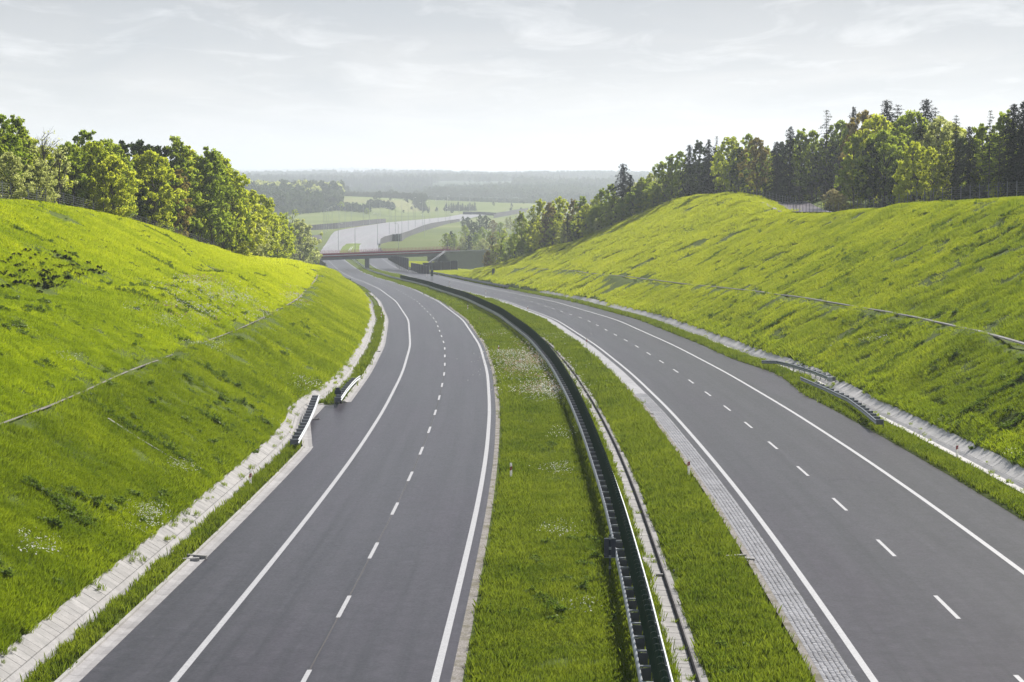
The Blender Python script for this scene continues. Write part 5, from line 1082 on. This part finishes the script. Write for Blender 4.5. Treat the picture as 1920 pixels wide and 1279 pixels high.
def daisies():
    out=[]; r=np.random.default_rng(77)
    spots=[(975,690,34,1.5),(1020,690,26,1.4),(955,670,20,1.1),(1030,735,40,1.6),(1000,668,24,1.2),(1000,735,30,.5),(1052,825,14,.5),(1055,890,18,.5),(1070,700,14,.4),(1040,745,20,.5),(960,700,18,.6),(920,630,16,.5),(1050,1010,26,.25),(1100,1155,10,.25),(990,648,16,.4),(1025,640,22,.6),(275,985,22,1.2),(285,1000,14,1.0),(255,1010,12,.6),(70,1050,20,.35),(45,1025,14,.3),(345,890,22,.35),(1480,800,10,.0),(1770,800,10,.3),(1905,875,16,.5),(1650,640,20,.25),(1785,815,14,.4),
    (370,530,30,.9),(400,550,30,.9),(440,560,26,1.1),(480,590,20,.9),(350,570,40,.5),(330,600,40,.5),(390,600,36,.4),(540,560,16,1.6),(555,570,10,.7),(300,590,34,.4),(250,585,30,.25),(395,655,18,.4),(560,735,20,.5),(585,725,10,.4),(520,800,16,.2),(500,850,14,.2),(120,690,20,.2),(60,640,20,.15),(310,548,16,.5),(870,600,14,.4),(900,605,12,.3)]
    for x,y,rad,d in spots:
        for _ in range(int(rad*d*(.55 if y<650 else .8))):
            h=ground_hit(x+r.normal()*rad*.6,y+r.normal()*rad*.38)
            if h is None: continue
            far=h[1]>150; 
            out.append((h[0],h[1],int(r.integers(0,3)) if not far else (3 if r.random()<.35 else 4+int(r.integers(0,2)))))
    a=np.array(out); x,y=a[:,0],a[:,1]; ok=np.zeros(len(x),bool)
    for p,q in zones(y): ok|=(x>p+.2)&(x<q-.2)
    a=a[ok]; s=r.uniform(.5,1.1,(len(a),1)); return (a[:,0],a[:,1],np.concatenate([s,s,s*0+1],1),a[:,2].astype(int),r)
emit('daisies',[daisies()],dm,.3)
# ---- distant woods
LM['far_dark']=leafmat('distant_dark_leaves',(.026,.040,.028),(.042,.060,.036),(.03,.05,.02),(.05,.08,.03),.3); LM['far_green']=leafmat('distant_leaves',(.050,.075,.040),(.080,.105,.050),(.07,.11,.04),(.11,.15,.05),.35); LM['far_pale']=leafmat('distant_pale_leaves',(.07,.085,.05),(.10,.115,.065),(.09,.12,.05),(.13,.16,.07),.35)
def lod(seed,lm):
    r=np.random.default_rng(seed); C=[];R_=[]
    for i in range(16): a=r.uniform(0,6.28); t=r.uniform(.25,1); d=3.6*math.sin(math.pi*min(1,t)**.8)**.6*r.uniform(.2,1); C.append((math.cos(a)*d,math.sin(a)*d,11*t)); R_.append(r.uniform(1.2,2))
    return quadmesh('distant_tree',leaves(C,R_,16,.85,r),LM[lm])
def lodc(seed):
    V,_=conifer(seed,13,2.6,.05); i=np.random.default_rng(seed).permutation(len(V)//4)[:420]; V=V.reshape(-1,4,3)[i]; c=V.mean(1,keepdims=True); return quadmesh('distant_spruce',((V-c)*2.6+c).reshape(-1,3),LM['spruce'])
L4=[lod(1,'far_green'),lod(2,'far_dark'),lod(3,'far_pale'),lod(4,'pale'),lodc(5)]
def wood(name,Y0,Y1,n,fun,seed,smin=.8,smax=1.3):
    r=np.random.default_rng(seed); u=r.random(n); y=Y0+(Y1-Y0)*u; x=(r.uniform(330,1330,n)-960)/FPX*y
    keep,idx,s=fun(x,y,r); x,y,idx,s=x[keep],y[keep],idx[keep],s[keep]; z=gz(x,y)-.5; s=s*r.uniform(smin,smax,len(x)); e=np.stack([0*x,0*x,r.uniform(0,6.28,len(x))],1)
    return instancer(name,np.stack([x,y,z],1),e,np.stack([s,s,s*r.uniform(.8,1.25,len(x))],1),idx,L4)
def hills_wood(x,y,r):
    c=vnoise(x,y,330,41)+.5*vnoise(x,y,120,42); keep=(c>-.20)&~((y<3500)&(vnoise(x,y,260,43)>.12)); m=vnoise(x,y,160,44)
    idx=np.where(m>.20,4,np.where(m<-.12,2,np.where(m<-.25,3,np.where(r.random(len(x))<.5,0,1)))); return keep,idx,1.0+.15*r.random(len(x))
wood('distant_forest',2850,6900,38000,hills_wood,91)
def far_ridge(x,y,r): return y>0,r.integers(0,2,len(x)),np.full(len(x),1.5)
wood('far_ridge_forest',12800,15200,5000,far_ridge,92)
def midwood(x,y,r):
    px=960+x/y*FPX; e=((x+345)/175)**2+((y-2380)/330)**2; keep=(e<1)&(px<642)|((px<600)&(np.abs(y-2020)<50)); idx=np.where((y>2550)&(px<565),4,np.where(vnoise(x,y,90,50)>.12,0,np.where(r.random(len(x))<.75,3,2)))
    idx=np.where((px>600)&(y<2300)&(px<640),1,idx); return keep,idx,np.full(len(x),1.1)
wood('hillside_wood',1950,2800,9000,midwood,93)
def hedges(x,y,r):
    px=960+x/y*FPX; pyy=328+FPX*40/y
    k1=(np.abs(pyy-np.interp(px,[560,640,700,790],[405,401,404,407]))<1.6)&(px<705)&(vnoise(x,0*y,30,61)>-.25); k2=(np.abs(pyy-np.interp(px,[640,700,760,800],[385,384,388,393]))<3.2)&(px>630)&(px<800); k3=(np.abs(pyy-396)<4)&(px>560)&(px<640); k4=(pyy<383)&(pyy>379)&(vnoise(x,y,200,62)>.0)&(px>800); k5=(np.abs(pyy-399)<1.5)&(px>690)&(px<740)
    k6=(y<2800)&(pyy<400)&(px>650)&(px<1150)&(r.random(len(x))<.004+.05*np.clip(vnoise(x,y,55,71)-.2,0,1))
    return k1|k2|k3|k4|k5|k6,np.where(k2,2,r.integers(0,3,len(x))),np.where(k2,.45,np.where(k3,.8,.38))+.1*r.random(len(x))
wood('hedges',1650,2850,60000,hedges,94,.8,1.2)
# ---------------------------------------------------------------- air
b=MB(); b.box(-7000,-60,-34,7000,17400,112); t=NT('haze_air'); v=t.n('ShaderNodeVolumePrincipled'); t.set(v,'Color',(.82,.885,1,1)); t.set(v,'Density',HAZE); t.set(v,'Anisotropy',.35); t.t.links.new(v.outputs[0],t.out.inputs['Volume'])
hz=b.obj('haze',t.m,None); hz['kind']='stuff'
